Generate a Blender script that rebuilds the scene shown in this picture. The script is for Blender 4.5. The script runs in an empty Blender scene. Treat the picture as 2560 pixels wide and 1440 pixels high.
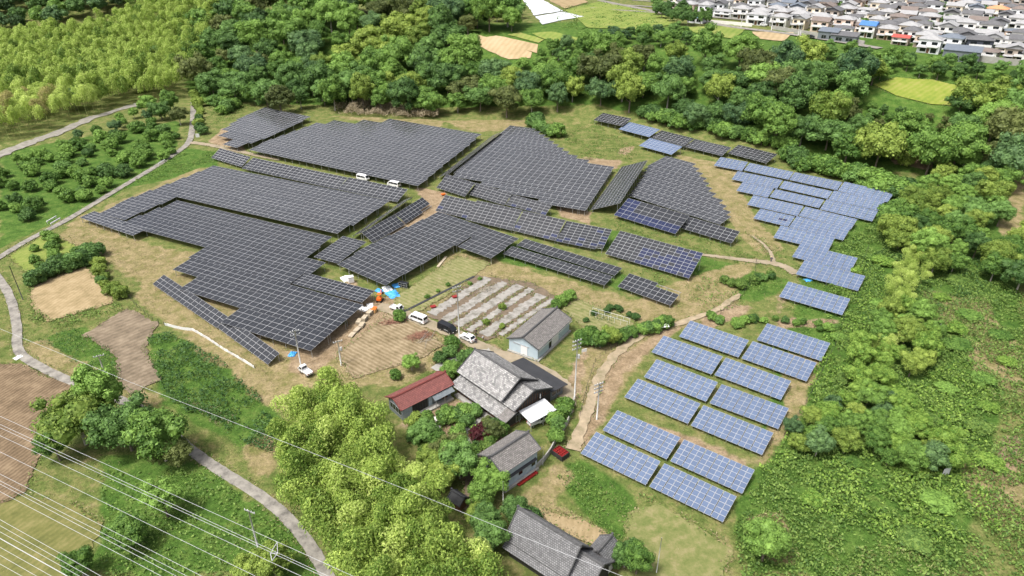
import bpy, math, random
import numpy as np
from mathutils import Vector, Matrix
R = math.radians
random.seed(7); rng = np.random.default_rng(11)
S = bpy.context.scene
COL = S.collection

# ------------------------------------------------------------------ camera
CAMH, PITCH, FPX = 88.0, 29.5, 1730.0
cd = bpy.data.cameras.new('camera'); cam = bpy.data.objects.new('camera', cd); COL.objects.link(cam)
cd.sensor_width = 36.0; cd.lens = 36.0 * FPX / 2560.0; cd.clip_start = 1.0; cd.clip_end = 6000
cam.location = (0, 0, CAMH); cam.rotation_euler = (R(90 - PITCH), 0, 0)
S.camera = cam
# ------------------------------------------------------------------ sky, sun, exposure
SUN_EL, SUN_AZ = 62.0, math.atan2(-0.75, -0.55)   # sun stands behind the camera, to the left
w = bpy.data.worlds.new('World'); S.world = w; w.use_nodes = True
nt = w.node_tree; bg = nt.nodes['Background']
sky = nt.nodes.new('ShaderNodeTexSky'); sky.sky_type = 'NISHITA'; sky.sun_disc = False
sky.sun_elevation = R(SUN_EL); sky.sun_rotation = SUN_AZ
sky.air_density = 0.7; sky.dust_density = 7.0; sky.ozone_density = 1.0
# broken thin cloud over the whole sky
_tc = nt.nodes.new('ShaderNodeTexCoord'); _nz = nt.nodes.new('ShaderNodeTexNoise'); _nz.inputs['Scale'].default_value = 2.6; _nz.inputs['Detail'].default_value = 7
nt.links.new(_tc.outputs['Generated'], _nz.inputs['Vector'])
_cr = nt.nodes.new('ShaderNodeValToRGB'); _cr.color_ramp.elements[0].position = .36; _cr.color_ramp.elements[1].position = .62; nt.links.new(_nz.outputs['Fac'], _cr.inputs[0])
_hs = nt.nodes.new('ShaderNodeHueSaturation'); _hs.inputs['Saturation'].default_value = .22; _hs.inputs['Value'].default_value = 1.75; nt.links.new(sky.outputs[0], _hs.inputs['Color'])
_mx = nt.nodes.new('ShaderNodeMix'); _mx.data_type = 'RGBA'; nt.links.new(_cr.outputs[0], _mx.inputs[0]); nt.links.new(sky.outputs[0], _mx.inputs[6]); nt.links.new(_hs.outputs[0], _mx.inputs[7])
nt.links.new(_mx.outputs[2], bg.inputs[0]); bg.inputs[1].default_value = 0.12
sd = bpy.data.lights.new('sun', 'SUN'); sd.energy = 2.5; sd.angle = R(9.0); sd.color = (1.0, 0.975, 0.93)
so = bpy.data.objects.new('sun', sd); COL.objects.link(so)
_s = Vector((math.sin(SUN_AZ) * math.cos(R(SUN_EL)), math.cos(SUN_AZ) * math.cos(R(SUN_EL)), math.sin(R(SUN_EL))))
so.rotation_euler = (-_s).to_track_quat('-Z', 'Y').to_euler()
S.view_settings.view_transform = 'Standard'; S.view_settings.look = 'None'
S.view_settings.exposure = 0.5; S.view_settings.gamma = 1.0; S.view_settings.use_curve_mapping = False

# ------------------------------------------------------------------ terrain and survey helpers
def sst(a, b, x):
    t = np.clip((x - a) / (b - a), 0, 1); return t * t * (3 - 2 * t)
def H(x, y):
    s = (y - (300 - 0.5 * np.clip(x, -260, 260))) / 1.118
    h = 25.0 * sst(0, 95, s)
    return h + sst(60, 200, s) * 2.0 * np.sin(x * 0.02) * np.cos(y * 0.017)
_c, _sn = math.cos(R(PITCH)), math.sin(R(PITCH))
def ray(px, py):
    x, y = (px - 1280) / FPX, (py - 720) / FPX
    return np.array([x, _c - y * _sn, -_sn - y * _c])
def Gz(px, py, z):
    d = ray(px, py); k = (z - CAMH) / d[2]
    return Vector((d[0] * k, d[1] * k, z))
def G(px, py, dz=0.0):
    d = ray(px, py); z = 0.0
    lo, hi = 60.0, 1600.0
    t = lo
    while t < hi:
        if CAMH + d[2] * t < H(d[0] * t, d[1] * t): break
        t += 4.0
    a, b = t - 4.0, t
    for _ in range(22):
        m = (a + b) / 2
        if CAMH + d[2] * m < H(d[0] * m, d[1] * m): b = m
        else: a = m
    return Vector((d[0] * b, d[1] * b, CAMH + d[2] * b + dz))
def proj(x, y, z):
    z = z - CAMH
    dep = y * _c - z * _sn; up = y * _sn + z * _c
    return 1280 + FPX * x / dep, 720 - FPX * up / dep
def inpoly(px, py, poly):
    px = np.asarray(px, float); py = np.asarray(py, float); r = np.zeros(px.shape, bool)
    n = len(poly)
    for i in range(n):
        x1, y1 = poly[i]; x2, y2 = poly[(i + 1) % n]
        if y1 == y2: continue
        c = ((y1 > py) != (y2 > py)) & (px < (x2 - x1) * (py - y1) / (y2 - y1) + x1)
        r ^= c
    return r
def height_at(base, topy):
    lo, hi = 0.0, 40.0
    for _ in range(30):
        m = (lo + hi) / 2
        if proj(base.x, base.y, base.z + m)[1] > topy: lo = m
        else: hi = m
    return lo
def noise2(x, y, s=1.0, seed=0):
    r = np.random.default_rng(seed); v = 0; a = 1.0; tot = 0
    for o in range(4):
        for k in range(3):
            th = r.uniform(0, 6.283); f = s * 2 ** o * r.uniform(.7, 1.3); ph = r.uniform(0, 6.283)
            v = v + a * np.sin((x * math.cos(th) + y * math.sin(th)) * f + ph + 1.3 * np.sin((x * math.sin(th) - y * math.cos(th)) * f * .7 + ph))
        tot += a * 3; a *= .6
    return v / tot

# ------------------------------------------------------------------ materials
M = {}
def mat(name, c1, c2=None, scale=1.0, rough=0.8, metal=0.0, coord='Object', c3=None, spec=0.3, bump=0.0, bscale=None, detail=6):
    m = bpy.data.materials.new(name); m.use_nodes = True; n = m.node_tree.nodes; l = m.node_tree.links
    p = n['Principled BSDF']; p.inputs['Roughness'].default_value = rough; p.inputs['Metallic'].default_value = metal
    p.inputs['Specular IOR Level'].default_value = spec
    if c2 is None: p.inputs['Base Color'].default_value = (*c1, 1)
    else:
        tc = n.new('ShaderNodeTexCoord'); nz = n.new('ShaderNodeTexNoise'); nz.inputs['Scale'].default_value = scale
        nz.inputs['Detail'].default_value = detail; nz.inputs['Roughness'].default_value = .65
        l.new(tc.outputs[coord], nz.inputs['Vector'])
        cr = n.new('ShaderNodeValToRGB'); e = cr.color_ramp.elements
        e[0].position = .3; e[0].color = (*c1, 1); e[1].position = .7; e[1].color = (*c2, 1)
        if c3: x = e.new(.5); x.color = (*c3, 1)
        l.new(nz.outputs['Fac'], cr.inputs[0]); l.new(cr.outputs[0], p.inputs['Base Color'])
        if bump:
            b = n.new('ShaderNodeBump'); b.inputs['Strength'].default_value = bump; b.inputs['Distance'].default_value = .2
            nb = n.new('ShaderNodeTexNoise'); nb.inputs['Scale'].default_value = bscale or scale * 4; nb.inputs['Detail'].default_value = 5
            l.new(tc.outputs[coord], nb.inputs['Vector']); l.new(nb.outputs['Fac'], b.inputs['Height']); l.new(b.outputs[0], p.inputs['Normal'])
    M[name] = m; return m
def leafmat(name, dark, light, trans=.25, hv=.5):
    ds = lambda c: tuple(.94 * q + .06 * (.25 * c[0] + .7 * c[1] + .05 * c[2]) * .8 for q in c); dark, light = ds(dark), ds(light)
    m = bpy.data.materials.new(name); m.use_nodes = True; n = m.node_tree.nodes; l = m.node_tree.links
    p = n['Principled BSDF']; p.inputs['Roughness'].default_value = .6; p.inputs['Specular IOR Level'].default_value = .25
    g = n.new('ShaderNodeNewGeometry'); oi = n.new('ShaderNodeObjectInfo')
    tc = n.new('ShaderNodeTexCoord'); nz = n.new('ShaderNodeTexNoise'); nz.inputs['Scale'].default_value = .45; nz.inputs['Detail'].default_value = 3
    l.new(tc.outputs['Object'], nz.inputs['Vector'])
    a = n.new('ShaderNodeMath'); a.operation = 'MULTIPLY_ADD'; a.inputs[1].default_value = .62; l.new(g.outputs['Random Per Island'], a.inputs[0])
    b = n.new('ShaderNodeMath'); b.operation = 'MULTIPLY_ADD'; b.inputs[1].default_value = hv; l.new(oi.outputs['Random'], b.inputs[0])
    c = n.new('ShaderNodeMath'); c.operation = 'MULTIPLY_ADD'; c.inputs[1].default_value = .7; c.inputs[2].default_value = -.40 - hv * .2
    l.new(nz.outputs['Fac'], c.inputs[0]); l.new(c.outputs[0], b.inputs[2]); l.new(b.outputs[0], a.inputs[2])
    cr = n.new('ShaderNodeValToRGB'); e = cr.color_ramp.elements; e[0].position = .05; e[0].color = (*dark, 1); e[1].position = .95; e[1].color = (*light, 1)
    l.new(a.outputs[0], cr.inputs[0]); l.new(cr.outputs[0], p.inputs['Base Color'])
    t = n.new('ShaderNodeBsdfTranslucent'); l.new(cr.outputs[0], t.inputs['Color'])
    mx = n.new('ShaderNodeMixShader'); mx.inputs[0].default_value = trans
    l.new(p.outputs[0], mx.inputs[1]); l.new(t.outputs[0], mx.inputs[2]); l.new(mx.outputs[0], n['Material Output'].inputs[0])
    M[name] = m; return m
def tilemat(name, c1, c2, mortar, bw, bh, rough=.7, bump=.6):
    m = bpy.data.materials.new(name); m.use_nodes = True; n = m.node_tree.nodes; l = m.node_tree.links
    p = n['Principled BSDF']; p.inputs['Roughness'].default_value = rough
    tc = n.new('ShaderNodeTexCoord'); bt = n.new('ShaderNodeTexBrick'); bt.inputs['Scale'].default_value = 1.0
    bt.inputs['Color1'].default_value = (*c1, 1); bt.inputs['Color2'].default_value = (*c2, 1); bt.inputs['Mortar'].default_value = (*mortar, 1)
    bt.inputs['Brick Width'].default_value = bw; bt.inputs['Row Height'].default_value = bh; bt.inputs['Mortar Size'].default_value = .035; bt.inputs['Bias'].default_value = .1
    bt.offset = .5
    nz = n.new('ShaderNodeTexNoise'); nz.inputs['Scale'].default_value = 1.2; nz.inputs['Detail'].default_value = 5
    l.new(tc.outputs['UV'], bt.inputs['Vector']); l.new(tc.outputs['UV'], nz.inputs['Vector'])
    mx = n.new('ShaderNodeMix'); mx.data_type = 'RGBA'; mx.blend_type = 'MULTIPLY'; mx.inputs[0].default_value = .32
    cr = n.new('ShaderNodeValToRGB'); cr.color_ramp.elements[0].position = .3; cr.color_ramp.elements[0].color = (.35, .35, .35, 1); cr.color_ramp.elements[1].position = .65
    l.new(nz.outputs['Fac'], cr.inputs[0]); l.new(bt.outputs['Color'], mx.inputs[6]); l.new(cr.outputs[0], mx.inputs[7]); l.new(mx.outputs[2], p.inputs['Base Color'])
    b = n.new('ShaderNodeBump'); b.inputs['Strength'].default_value = bump; b.inputs['Distance'].default_value = .05; b.invert = True
    l.new(bt.outputs['Fac'], b.inputs['Height']); l.new(b.outputs[0], p.inputs['Normal'])
    M[name] = m; return m
def panelmat(name, c, line=False, var=.25, rough=.12):
    m = bpy.data.materials.new(name); m.use_nodes = True; n = m.node_tree.nodes; l = m.node_tree.links
    p = n['Principled BSDF']; p.inputs['Roughness'].default_value = rough; p.inputs['Specular IOR Level'].default_value = .5
    oi = n.new('ShaderNodeObjectInfo'); g = n.new('ShaderNodeNewGeometry')
    ad = n.new('ShaderNodeMath'); ad.operation = 'ADD'; l.new(oi.outputs['Random'], ad.inputs[0]); l.new(g.outputs['Random Per Island'], ad.inputs[1])
    mr = n.new('ShaderNodeMapRange'); mr.inputs[1].default_value = 0; mr.inputs[2].default_value = 2; mr.inputs[3].default_value = 1 - var; mr.inputs[4].default_value = 1 + var
    l.new(ad.outputs[0], mr.inputs[0])
    hs = n.new('ShaderNodeHueSaturation'); hs.inputs['Color'].default_value = (*c, 1); l.new(mr.outputs[0], hs.inputs['Value'])
    out = hs.outputs[0]
    if line:
        tc = n.new('ShaderNodeTexCoord'); sx = n.new('ShaderNodeSeparateXYZ'); l.new(tc.outputs['Generated'], sx.inputs[0])
        a = n.new('ShaderNodeMath'); a.operation = 'SUBTRACT'; a.inputs[1].default_value = .5; l.new(sx.outputs[0], a.inputs[0])
        b = n.new('ShaderNodeMath'); b.operation = 'ABSOLUTE'; l.new(a.outputs[0], b.inputs[0])
        d = n.new('ShaderNodeMath'); d.operation = 'LESS_THAN'; d.inputs[1].default_value = .012; l.new(b.outputs[0], d.inputs[0])
        mx = n.new('ShaderNodeMix'); mx.data_type = 'RGBA'; l.new(d.outputs[0], mx.inputs[0]); l.new(out, mx.inputs[6]); mx.inputs[7].default_value = (.1, .1, .105, 1)
        out = mx.outputs[2]
    l.new(out, p.inputs['Base Color']); M[name] = m; return m

mat('panel_frame', (.38, .385, .395), rough=.45, metal=.0)
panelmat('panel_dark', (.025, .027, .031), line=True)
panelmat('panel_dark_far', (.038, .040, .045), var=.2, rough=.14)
panelmat('panel_navy', (.016, .022, .058), line=True)
panelmat('panel_blue', (.10, .135, .21), var=.14, rough=.16)
mat('galv', (.45, .46, .47), rough=.45, metal=.6)
mat('concrete', (.25, .24, .22), (.36, .35, .32), .6, bump=.2)
mat('pole_concrete', (.42, .42, .41), (.52, .52, .5), 2.0)
mat('asphalt', (.085, .08, .07), (.30, .28, .245), .55, coord='Object', c3=(.215, .2, .175), bump=.2, detail=10)
mat('asphalt_dark', (.09, .09, .09), (.2, .19, .18), .8)
mat('track', (.17, .15, .09), (.31, .255, .18), .3, c3=(.26, .215, .15), bump=.3)
mat('gravel', (.14, .135, .11), (.3, .285, .25), .5, c3=(.22, .205, .175), bump=.4, detail=10)
mat('sand', (.15, .135, .07), (.38, .305, .205), .4, c3=(.28, .225, .15), bump=.3)
mat('white_paint', (.66, .66, .66), rough=.35, spec=.5)
mat('black_paint', (.012, .013, .016), rough=.25, spec=.5)
mat('glass_dark', (.012, .015, .018), rough=.08, spec=.6)
mat('rubber', (.02, .02, .02), rough=.8)
mat('chrome', (.5, .5, .5), rough=.3, metal=.8)
mat('lamp', (.75, .75, .7), rough=.2)
mat('lamp_red', (.45, .02, .02), rough=.3)
mat('bark', (.11, .085, .06), (.2, .17, .13), 3.0, bump=.4)
mat('bark_pale', (.25, .23, .19), (.38, .35, .3), 3.0)
mat('culm', (.16, .22, .06), (.3, .3, .12), 1.0)
mat('wall_blue', (.36, .45, .5), (.42, .5, .54), .8, rough=.6)
mat('wall_bluegrey', (.26, .32, .37), (.44, .5, .55), 1.1, rough=.65, c3=(.36, .43, .48))
mat('wall_dark', (.02, .019, .018), (.045, .042, .04), 1.5, rough=.7)
mat('wall_grey', (.11, .13, .145), (.17, .19, .2), 1.5, rough=.6)
mat('wood_brown', (.1, .05, .03), (.17, .09, .05), 2.0)
mat('plaster', (.6, .58, .53), (.7, .68, .63), .8)
mat('flat_black', (.03, .031, .034), (.045, .046, .05), .5, rough=.6)
mat('poly_sheet', (.45, .47, .49), (.6, .61, .62), 1.2, rough=.35)
mat('ridge_tile', (.055, .055, .058), (.1, .1, .1), 2.0)
mat('red_ridge', (.13, .035, .03), (.19, .055, .048), 2.0)
mat('red_plastic', (.26, .025, .022), (.18, .016, .016), 3.0, rough=.4)
mat('orange_paint', (.7, .14, .02), rough=.4)
mat('tarp', (.02, .22, .55), (.1, .4, .75), 1.2, rough=.4, bump=.6)
mat('tarp_white', (.65, .65, .62), (.8, .8, .78), 1.0, rough=.5, bump=.6)
mat('pallet', (.38, .31, .21), (.5, .44, .34), 2.0)
mat('cardboard', (.55, .3, .1), (.6, .4, .2), 2.0)
mat('wire', (.42, .43, .44), rough=.4)
mat('cable_dark', (.06, .06, .06))
mat('skin', (.45, .27, .19), rough=.6)
mat('cloth_black', (.015, .015, .018)); mat('cloth_light', (.55, .57, .6)); mat('cloth_brown', (.16, .1, .06)); mat('cloth_navy', (.05, .06, .1)); mat('hair', (.012, .01, .009)); mat('helmet', (.75, .6, .08), rough=.3)
tilemat('tile_silver', (.44, .43, .415), (.17, .168, .165), (.10, .10, .10), .44, .36)
tilemat('tile_grey', (.21, .21, .215), (.13, .13, .135), (.055, .055, .055), .36, .3)
tilemat('tile_shed', (.28, .26, .245), (.16, .15, .14), (.08, .075, .07), .4, .3)
tilemat('tile_red', (.27, .09, .075), (.2, .066, .057), (.09, .028, .025), .34, .34)
leafmat('leaf_dark', (.042, .10, .022), (.165, .305, .065), hv=.7)
leafmat('leaf_dark2', (.03, .07, .018), (.10, .18, .045))
leafmat('leaf_mid', (.055, .13, .018), (.23, .39, .065), hv=.7)
leafmat('leaf_yellow', (.10, .17, .02), (.33, .43, .07))
leafmat('leaf_olive', (.06, .085, .02), (.2, .24, .065))
leafmat('leaf_blue', (.04, .095, .036), (.16, .28, .085))
leafmat('leaf_bamboo', (.10, .19, .02), (.46, .60, .11), trans=.38)
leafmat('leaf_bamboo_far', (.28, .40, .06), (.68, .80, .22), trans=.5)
leafmat('leaf_bamboo_gold', (.26, .25, .07), (.52, .47, .18), trans=.35)
leafmat('leaf_maroon', (.03, .006, .008), (.09, .016, .02))
leafmat('leaf_reed', (.22, .17, .10), (.42, .36, .24), trans=.2)
leafmat('leaf_weed', (.06, .13, .02), (.29, .42, .08), hv=.1)
leafmat('leaf_kudzu', (.09, .19, .02), (.37, .53, .085), hv=.1)
leafmat('leaf_vine', (.03, .085, .02), (.14, .26, .055), hv=.1)
leafmat('leaf_dry', (.2, .16, .08), (.44, .36, .2), hv=.1, trans=.15)
leafmat('leaf_straw', (.16, .19, .05), (.44, .43, .19), hv=.1, trans=.2)
leafmat('leaf_crop', (.03, .085, .018), (.13, .24, .05), hv=.1)

# ------------------------------------------------------------------ mesh builder
class MB:
    def __init__(s): s.v = []; s.f = []; s.m = []; s.uv = []
    def face(s, pts, mi=0, uv=None):
        b = len(s.v); s.v += [tuple(p) for p in pts]; s.f.append(tuple(range(b, b + len(pts)))); s.m.append(mi)
        s.uv.append(uv or [(0, 0)] * len(pts))
    def hull(s, bot, top, mi=0, cap=True):
        n = len(bot)
        b = len(s.v); s.v += [tuple(p) for p in bot] + [tuple(p) for p in top]
        for i in range(n):
            j = (i + 1) % n; s.f.append((b + i, b + j, b + n + j, b + n + i)); s.m.append(mi); s.uv.append([(0, 0)] * 4)
        if cap:
            s.f.append(tuple(range(b + n, b + 2 * n))); s.m.append(mi); s.uv.append([(0, 0)] * n)
            s.f.append(tuple(reversed(range(b, b + n)))); s.m.append(mi); s.uv.append([(0, 0)] * n)
    def box(s, x0, x1, y0, y1, z0, z1, mi=0):
        s.hull([(x0, y0, z0), (x1, y0, z0), (x1, y1, z0), (x0, y1, z0)], [(x0, y0, z1), (x1, y0, z1), (x1, y1, z1), (x0, y1, z1)], mi)
    def tube(s, pts, r, n=6, mi=0, cap=True):
        pts = [Vector(p) for p in pts]; rr = r if isinstance(r, (list, tuple)) else [r] * len(pts); b = len(s.v)
        for i, p in enumerate(pts):
            d = (pts[min(i + 1, len(pts) - 1)] - pts[max(i - 1, 0)]).normalized()
            a = Vector((0, 0, 1)) if abs(d.z) < .9 else Vector((1, 0, 0)); u = d.cross(a).normalized(); v = d.cross(u)
            for k in range(n):
                t = 6.2832 * k / n; s.v.append(tuple(p + (u * math.cos(t) + v * math.sin(t)) * rr[i]))
        for i in range(len(pts) - 1):
            for k in range(n):
                k2 = (k + 1) % n; s.f.append((b + i * n + k, b + i * n + k2, b + (i + 1) * n + k2, b + (i + 1) * n + k)); s.m.append(mi); s.uv.append([(0, 0)] * 4)
        if cap:
            s.f.append(tuple(range(b, b + n))); s.m.append(mi); s.uv.append([(0, 0)] * n)
            e = b + (len(pts) - 1) * n; s.f.append(tuple(reversed(range(e, e + n)))); s.m.append(mi); s.uv.append([(0, 0)] * n)
    def mesh(s, name, mats, smooth=False):
        me = bpy.data.meshes.new(name); me.from_pydata(s.v, [], s.f)
        for m in (mats if isinstance(mats, (list, tuple)) else [mats]): me.materials.append(M[m] if isinstance(m, str) else m)
        me.polygons.foreach_set('material_index', s.m)
        ul = me.uv_layers.new(name='UVMap'); fl = []
        for u in s.uv:
            for q in u: fl += [q[0], q[1]]
        ul.data.foreach_set('uv', fl)
        if smooth: me.polygons.foreach_set('use_smooth', [True] * len(s.f))
        me.update(); return me
    def build(s, name, mats, parent=None, smooth=False):
        return link(name, s.mesh(name, mats, smooth), parent)
def link(name, me, parent=None):
    o = bpy.data.objects.new(name, me); COL.objects.link(o)
    if parent is not None: o.parent = parent
    return o
def tag(o, label=None, cat=None, group=None, kind=None):
    if label: o['label'] = label
    if cat: o['category'] = cat
    if group: o['group'] = group
    if kind: o['kind'] = kind
    return o
def empty(name, loc=(0, 0, 0), rz=0.0, label=None, cat=None, group=None):
    o = bpy.data.objects.new(name, None); COL.objects.link(o); o.location = loc; o.rotation_euler = (0, 0, rz)
    o.empty_display_size = .5
    return tag(o, label, cat, group)
def copy_tree(o, parent=None):
    c = o.copy(); COL.objects.link(c)
    if parent is not None: c.parent = parent
    for ch in list(o.children): copy_tree(ch, c)
    return c
def npmesh(name, verts, faces4, mats, smooth=False, midx=None):
    me = bpy.data.meshes.new(name); nv = len(verts); nf = len(faces4); k = faces4.shape[1]
    me.vertices.add(nv); me.vertices.foreach_set('co', np.asarray(verts, np.float32).ravel())
    me.loops.add(nf * k); me.loops.foreach_set('vertex_index', np.asarray(faces4, np.int32).ravel())
    me.polygons.add(nf); me.polygons.foreach_set('loop_start', np.arange(nf, dtype=np.int32) * k); me.polygons.foreach_set('loop_total', np.full(nf, k, np.int32))
    for m in (mats if isinstance(mats, (list, tuple)) else [mats]): me.materials.append(M[m])
    if midx is not None: me.polygons.foreach_set('material_index', np.asarray(midx, np.int32))
    if smooth: me.polygons.foreach_set('use_smooth', np.ones(nf, bool))
    me.update(calc_edges=True); return me
ORD = ['first', 'second', 'third', 'fourth', 'fifth', 'sixth', 'seventh', 'eighth', 'ninth', 'tenth', 'eleventh', 'twelfth', 'thirteenth', 'fourteenth', 'fifteenth', 'sixteenth', 'seventeenth', 'eighteenth', 'nineteenth', 'twentieth']
# ------------------------------------------------------------------ ground
def axis(lo, hi, core0, core1, step, grow=1.25):
    a = list(np.arange(core0, core1 + .01, step)); s = step
    while a[-1] < hi: s *= grow; a.append(a[-1] + s)
    b = []; s = step; x = core0
    while x > lo: s *= grow; x -= s; b.append(x)
    return np.array(b[::-1] + a)
xs = axis(-2500, 2500, -190, 215, 1.25); ys = axis(-300, 4000, 55, 345, 1.25)
XX, YY = np.meshgrid(xs, ys); ZZ = H(XX, YY)
near = np.exp(-((XX - 10) / 160) ** 2)
ZZ = ZZ + .10 * noise2(XX, YY, .25, 3) - .12
wx = XX + 1.6 * noise2(XX, YY, .35, 5); wy = YY + 2.2 * noise2(XX, YY, .35, 6)
PXX, PYY = proj(wx, np.maximum(wy, 5), H(wx, wy))
Z_DRY = [[(140, 590), (205, 535), (330, 600), (520, 640), (440, 690), (480, 720), (430, 740), (320, 690)],
    [(330, 740), (400, 680), (480, 690), (720, 850), (860, 860), (830, 960), (720, 980), (560, 890), (420, 810)],
    [(40, 860), (120, 850), (190, 900), (330, 960), (420, 1000), (380, 1010), (180, 955)],
    [(990, 760), (1140, 630), (1240, 650), (1700, 780), (1640, 810), (1580, 790), (1400, 740), (1240, 690), (1010, 830)],
    [(1440, 1120), (1480, 900), (1640, 790), (1860, 720), (1830, 780), (1680, 830), (1560, 900), (1500, 1040), (1460, 1130)],
    [(1735, 415), (1840, 440), (1900, 560), (1960, 620), (1900, 640), (1830, 560)],
    [(1290, 1260), (1400, 1150), (1430, 1180), (1350, 1300), (1280, 1300)],
    [(205, 540), (510, 415), (545, 430), (340, 520), (230, 560)],
    [(1680, 385), (1860, 420), (1840, 460), (1740, 430)],
    [(830, 870), (970, 760), (1130, 850), (1200, 880), (1000, 960), (860, 960)],
    [(1470, 830), (1640, 800), (1600, 900), (1500, 1050), (1440, 1000)],
    [(1310, 1290), (1400, 1270), (1560, 1370), (1700, 1350), (1830, 1370), (1800, 1440), (1560, 1440)],
    [(2420, 860), (2540, 840), (2560, 980), (2450, 950)], [(1880, 1290), (1960, 1270), (1990, 1400), (1900, 1400)], [(2300, 720), (2480, 760), (2500, 860), (2330, 800)], [(2380, 1140), (2560, 1150), (2560, 1330), (2450, 1300)], [(2520, 380), (2560, 360), (2560, 700), (2500, 560)],
    [(1960, 880), (2060, 900), (1990, 1060), (1900, 1160), (1860, 1160), (1960, 1010)],
    [(420, 790), (560, 870), (720, 980), (700, 1040), (600, 950), (500, 880)], [(600, 1110), (690, 1090), (690, 1200), (620, 1180)],
    [(1100, 300), (1330, 300), (1300, 325), (1180, 330)], [(820, 290), (1110, 300), (1100, 320), (900, 300)],
    [(1560, 760), (1700, 700), (1900, 640), (1800, 760), (1650, 820)]]
Z_SOIL = [[(525, 350), (560, 315), (590, 330), (620, 385), (560, 375)], [(1430, 398), (1475, 390), (1555, 402), (1540, 422), (1480, 412)],
    [(1220, 860), (1290, 890), (1420, 960), (1440, 900), (1470, 860), (1440, 1000), (1400, 1020), (1390, 970), (1280, 915), (1130, 900)],
    [(1035, 465), (1115, 480), (1120, 545), (1060, 560), (1000, 600), (960, 640), (880, 690), (940, 760), (900, 820), (820, 760), (960, 600), (1060, 500)],
    [(1380, 505), (1480, 530), (1475, 565), (1400, 535)], [(1000, 1060), (1130, 1000), (1280, 1090), (1190, 1210), (1090, 1170)],
    [(1745, 795), (1830, 755), (1885, 770), (1760, 830)], [(1700, 800), (1730, 790), (1560, 930), (1500, 1060), (1450, 1130), (1430, 1100), (1480, 1000), (1530, 900)],
    [(740, 870), (880, 810), (960, 740), (990, 760), (900, 860), (780, 940), (720, 920)], [(620, 800), (660, 850), (780, 900), (720, 900), (600, 820)],
    [(1940, 730), (1960, 735), (1950, 790), (1935, 780)], [(1940, 795), (2100, 800), (2100, 815), (1945, 815)],
    [(1610, 1060), (1720, 1090), (1870, 1150), (1860, 1170), (1700, 1110), (1600, 1080)], [(1545, 370), (1590, 365), (1570, 385), (1545, 385)],
    [(2480, 1120), (2560, 1080), (2560, 1180), (2520, 1190)], [(2200, 360), (2310, 385), (2330, 420), (2230, 410)]]
Z_LUSH = [[(365, 840), (420, 830), (560, 900), (700, 1060), (680, 1200), (560, 1090), (400, 1000)],
    [(250, 1130), (480, 1150), (740, 1320), (800, 1440), (200, 1440), (260, 1320)], [(0, 380), (450, 300), (430, 400), (300, 480), (0, 620)],
    [(2050, 560), (2300, 440), (2520, 300), (2500, 560), (2560, 800), (2480, 1100), (2400, 1440), (1850, 1440), (1850, 1250)],
    [(1380, 1180), (1450, 1150), (1600, 1250), (1560, 1360), (1480, 1320)], [(90, 850), (200, 820), (290, 880), (330, 980), (260, 960)],
    [(1180, 590), (1260, 600), (1570, 690), (1720, 760), (1560, 720), (1250, 650)], [(1480, 560), (1900, 680), (1980, 700), (1880, 760), (1760, 690), (1500, 620)],
    [(300, 470), (460, 370), (560, 380), (540, 420), (420, 450)], [(400, 20), (2560, 100), (2560, 440), (2200, 430), (1950, 370), (1500, 260), (1000, 270), (480, 250)]]
def zmask(polys):
    r = np.zeros(PXX.shape, bool)
    for p in polys: r |= inpoly(PXX, PYY, p)
    f = r.astype(np.float32)
    f[1:-1, 1:-1] = (f[1:-1, 1:-1] * 2 + f[:-2, 1:-1] + f[2:, 1:-1] + f[1:-1, :-2] + f[1:-1, 2:]) / 6
    return f
ny, nx = XX.shape
idx = np.arange(nx * ny).reshape(ny, nx)
fq = np.stack([idx[:-1, :-1], idx[:-1, 1:], idx[1:, 1:], idx[1:, :-1]], -1).reshape(-1, 4)
gm = bpy.data.materials.new('ground'); gm.use_nodes = True; M['ground'] = gm
n = gm.node_tree.nodes; l = gm.node_tree.links; p = n['Principled BSDF']; p.inputs['Roughness'].default_value = .95; p.inputs['Specular IOR Level'].default_value = .1
tc = n.new('ShaderNodeTexCoord')
def N(sc, det=6, ro=.65):
    z = n.new('ShaderNodeTexNoise'); z.inputs['Scale'].default_value = sc; z.inputs['Detail'].default_value = det; z.inputs['Roughness'].default_value = ro
    l.new(tc.outputs['Object'], z.inputs['Vector']); return z.outputs['Fac']
def ramp(src, *st):
    c = n.new('ShaderNodeValToRGB'); e = c.color_ramp.elements
    e[0].position, e[0].color = st[0][0], (*st[0][1], 1); e[1].position, e[1].color = st[-1][0], (*st[-1][1], 1)
    for s in st[1:-1]: x = e.new(s[0]); x.color = (*s[1], 1)
    l.new(src, c.inputs[0]); return c.outputs[0]
def mixc(f, a, b):
    m = n.new('ShaderNodeMix'); m.data_type = 'RGBA'; l.new(f, m.inputs[0]); l.new(a, m.inputs[6]); l.new(b, m.inputs[7]); return m.outputs[2]
def soft(attr, ns, amt=.9):
    a = n.new('ShaderNodeAttribute'); a.attribute_name = attr
    m1 = n.new('ShaderNodeMath'); m1.operation = 'MULTIPLY_ADD'; m1.inputs[1].default_value = amt; m1.inputs[2].default_value = -amt / 2; l.new(ns, m1.inputs[0])
    m2 = n.new('ShaderNodeMath'); m2.operation = 'ADD'; l.new(a.outputs['Fac'], m2.inputs[0]); l.new(m1.outputs[0], m2.inputs[1])
    r = n.new('ShaderNodeMapRange'); r.inputs[1].default_value = .3; r.inputs[2].default_value = .62; l.new(m2.outputs[0], r.inputs[0]); return r.outputs[0]
nb, nm, nf_ = N(.06, 8), N(.35, 8, .7), N(2.2, 6, .75)
green = ramp(nm, (.3, (.06, .095, .02)), (.47, (.12, .15, .042)), (.58, (.18, .18, .065)), (.72, (.26, .22, .11)))
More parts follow.
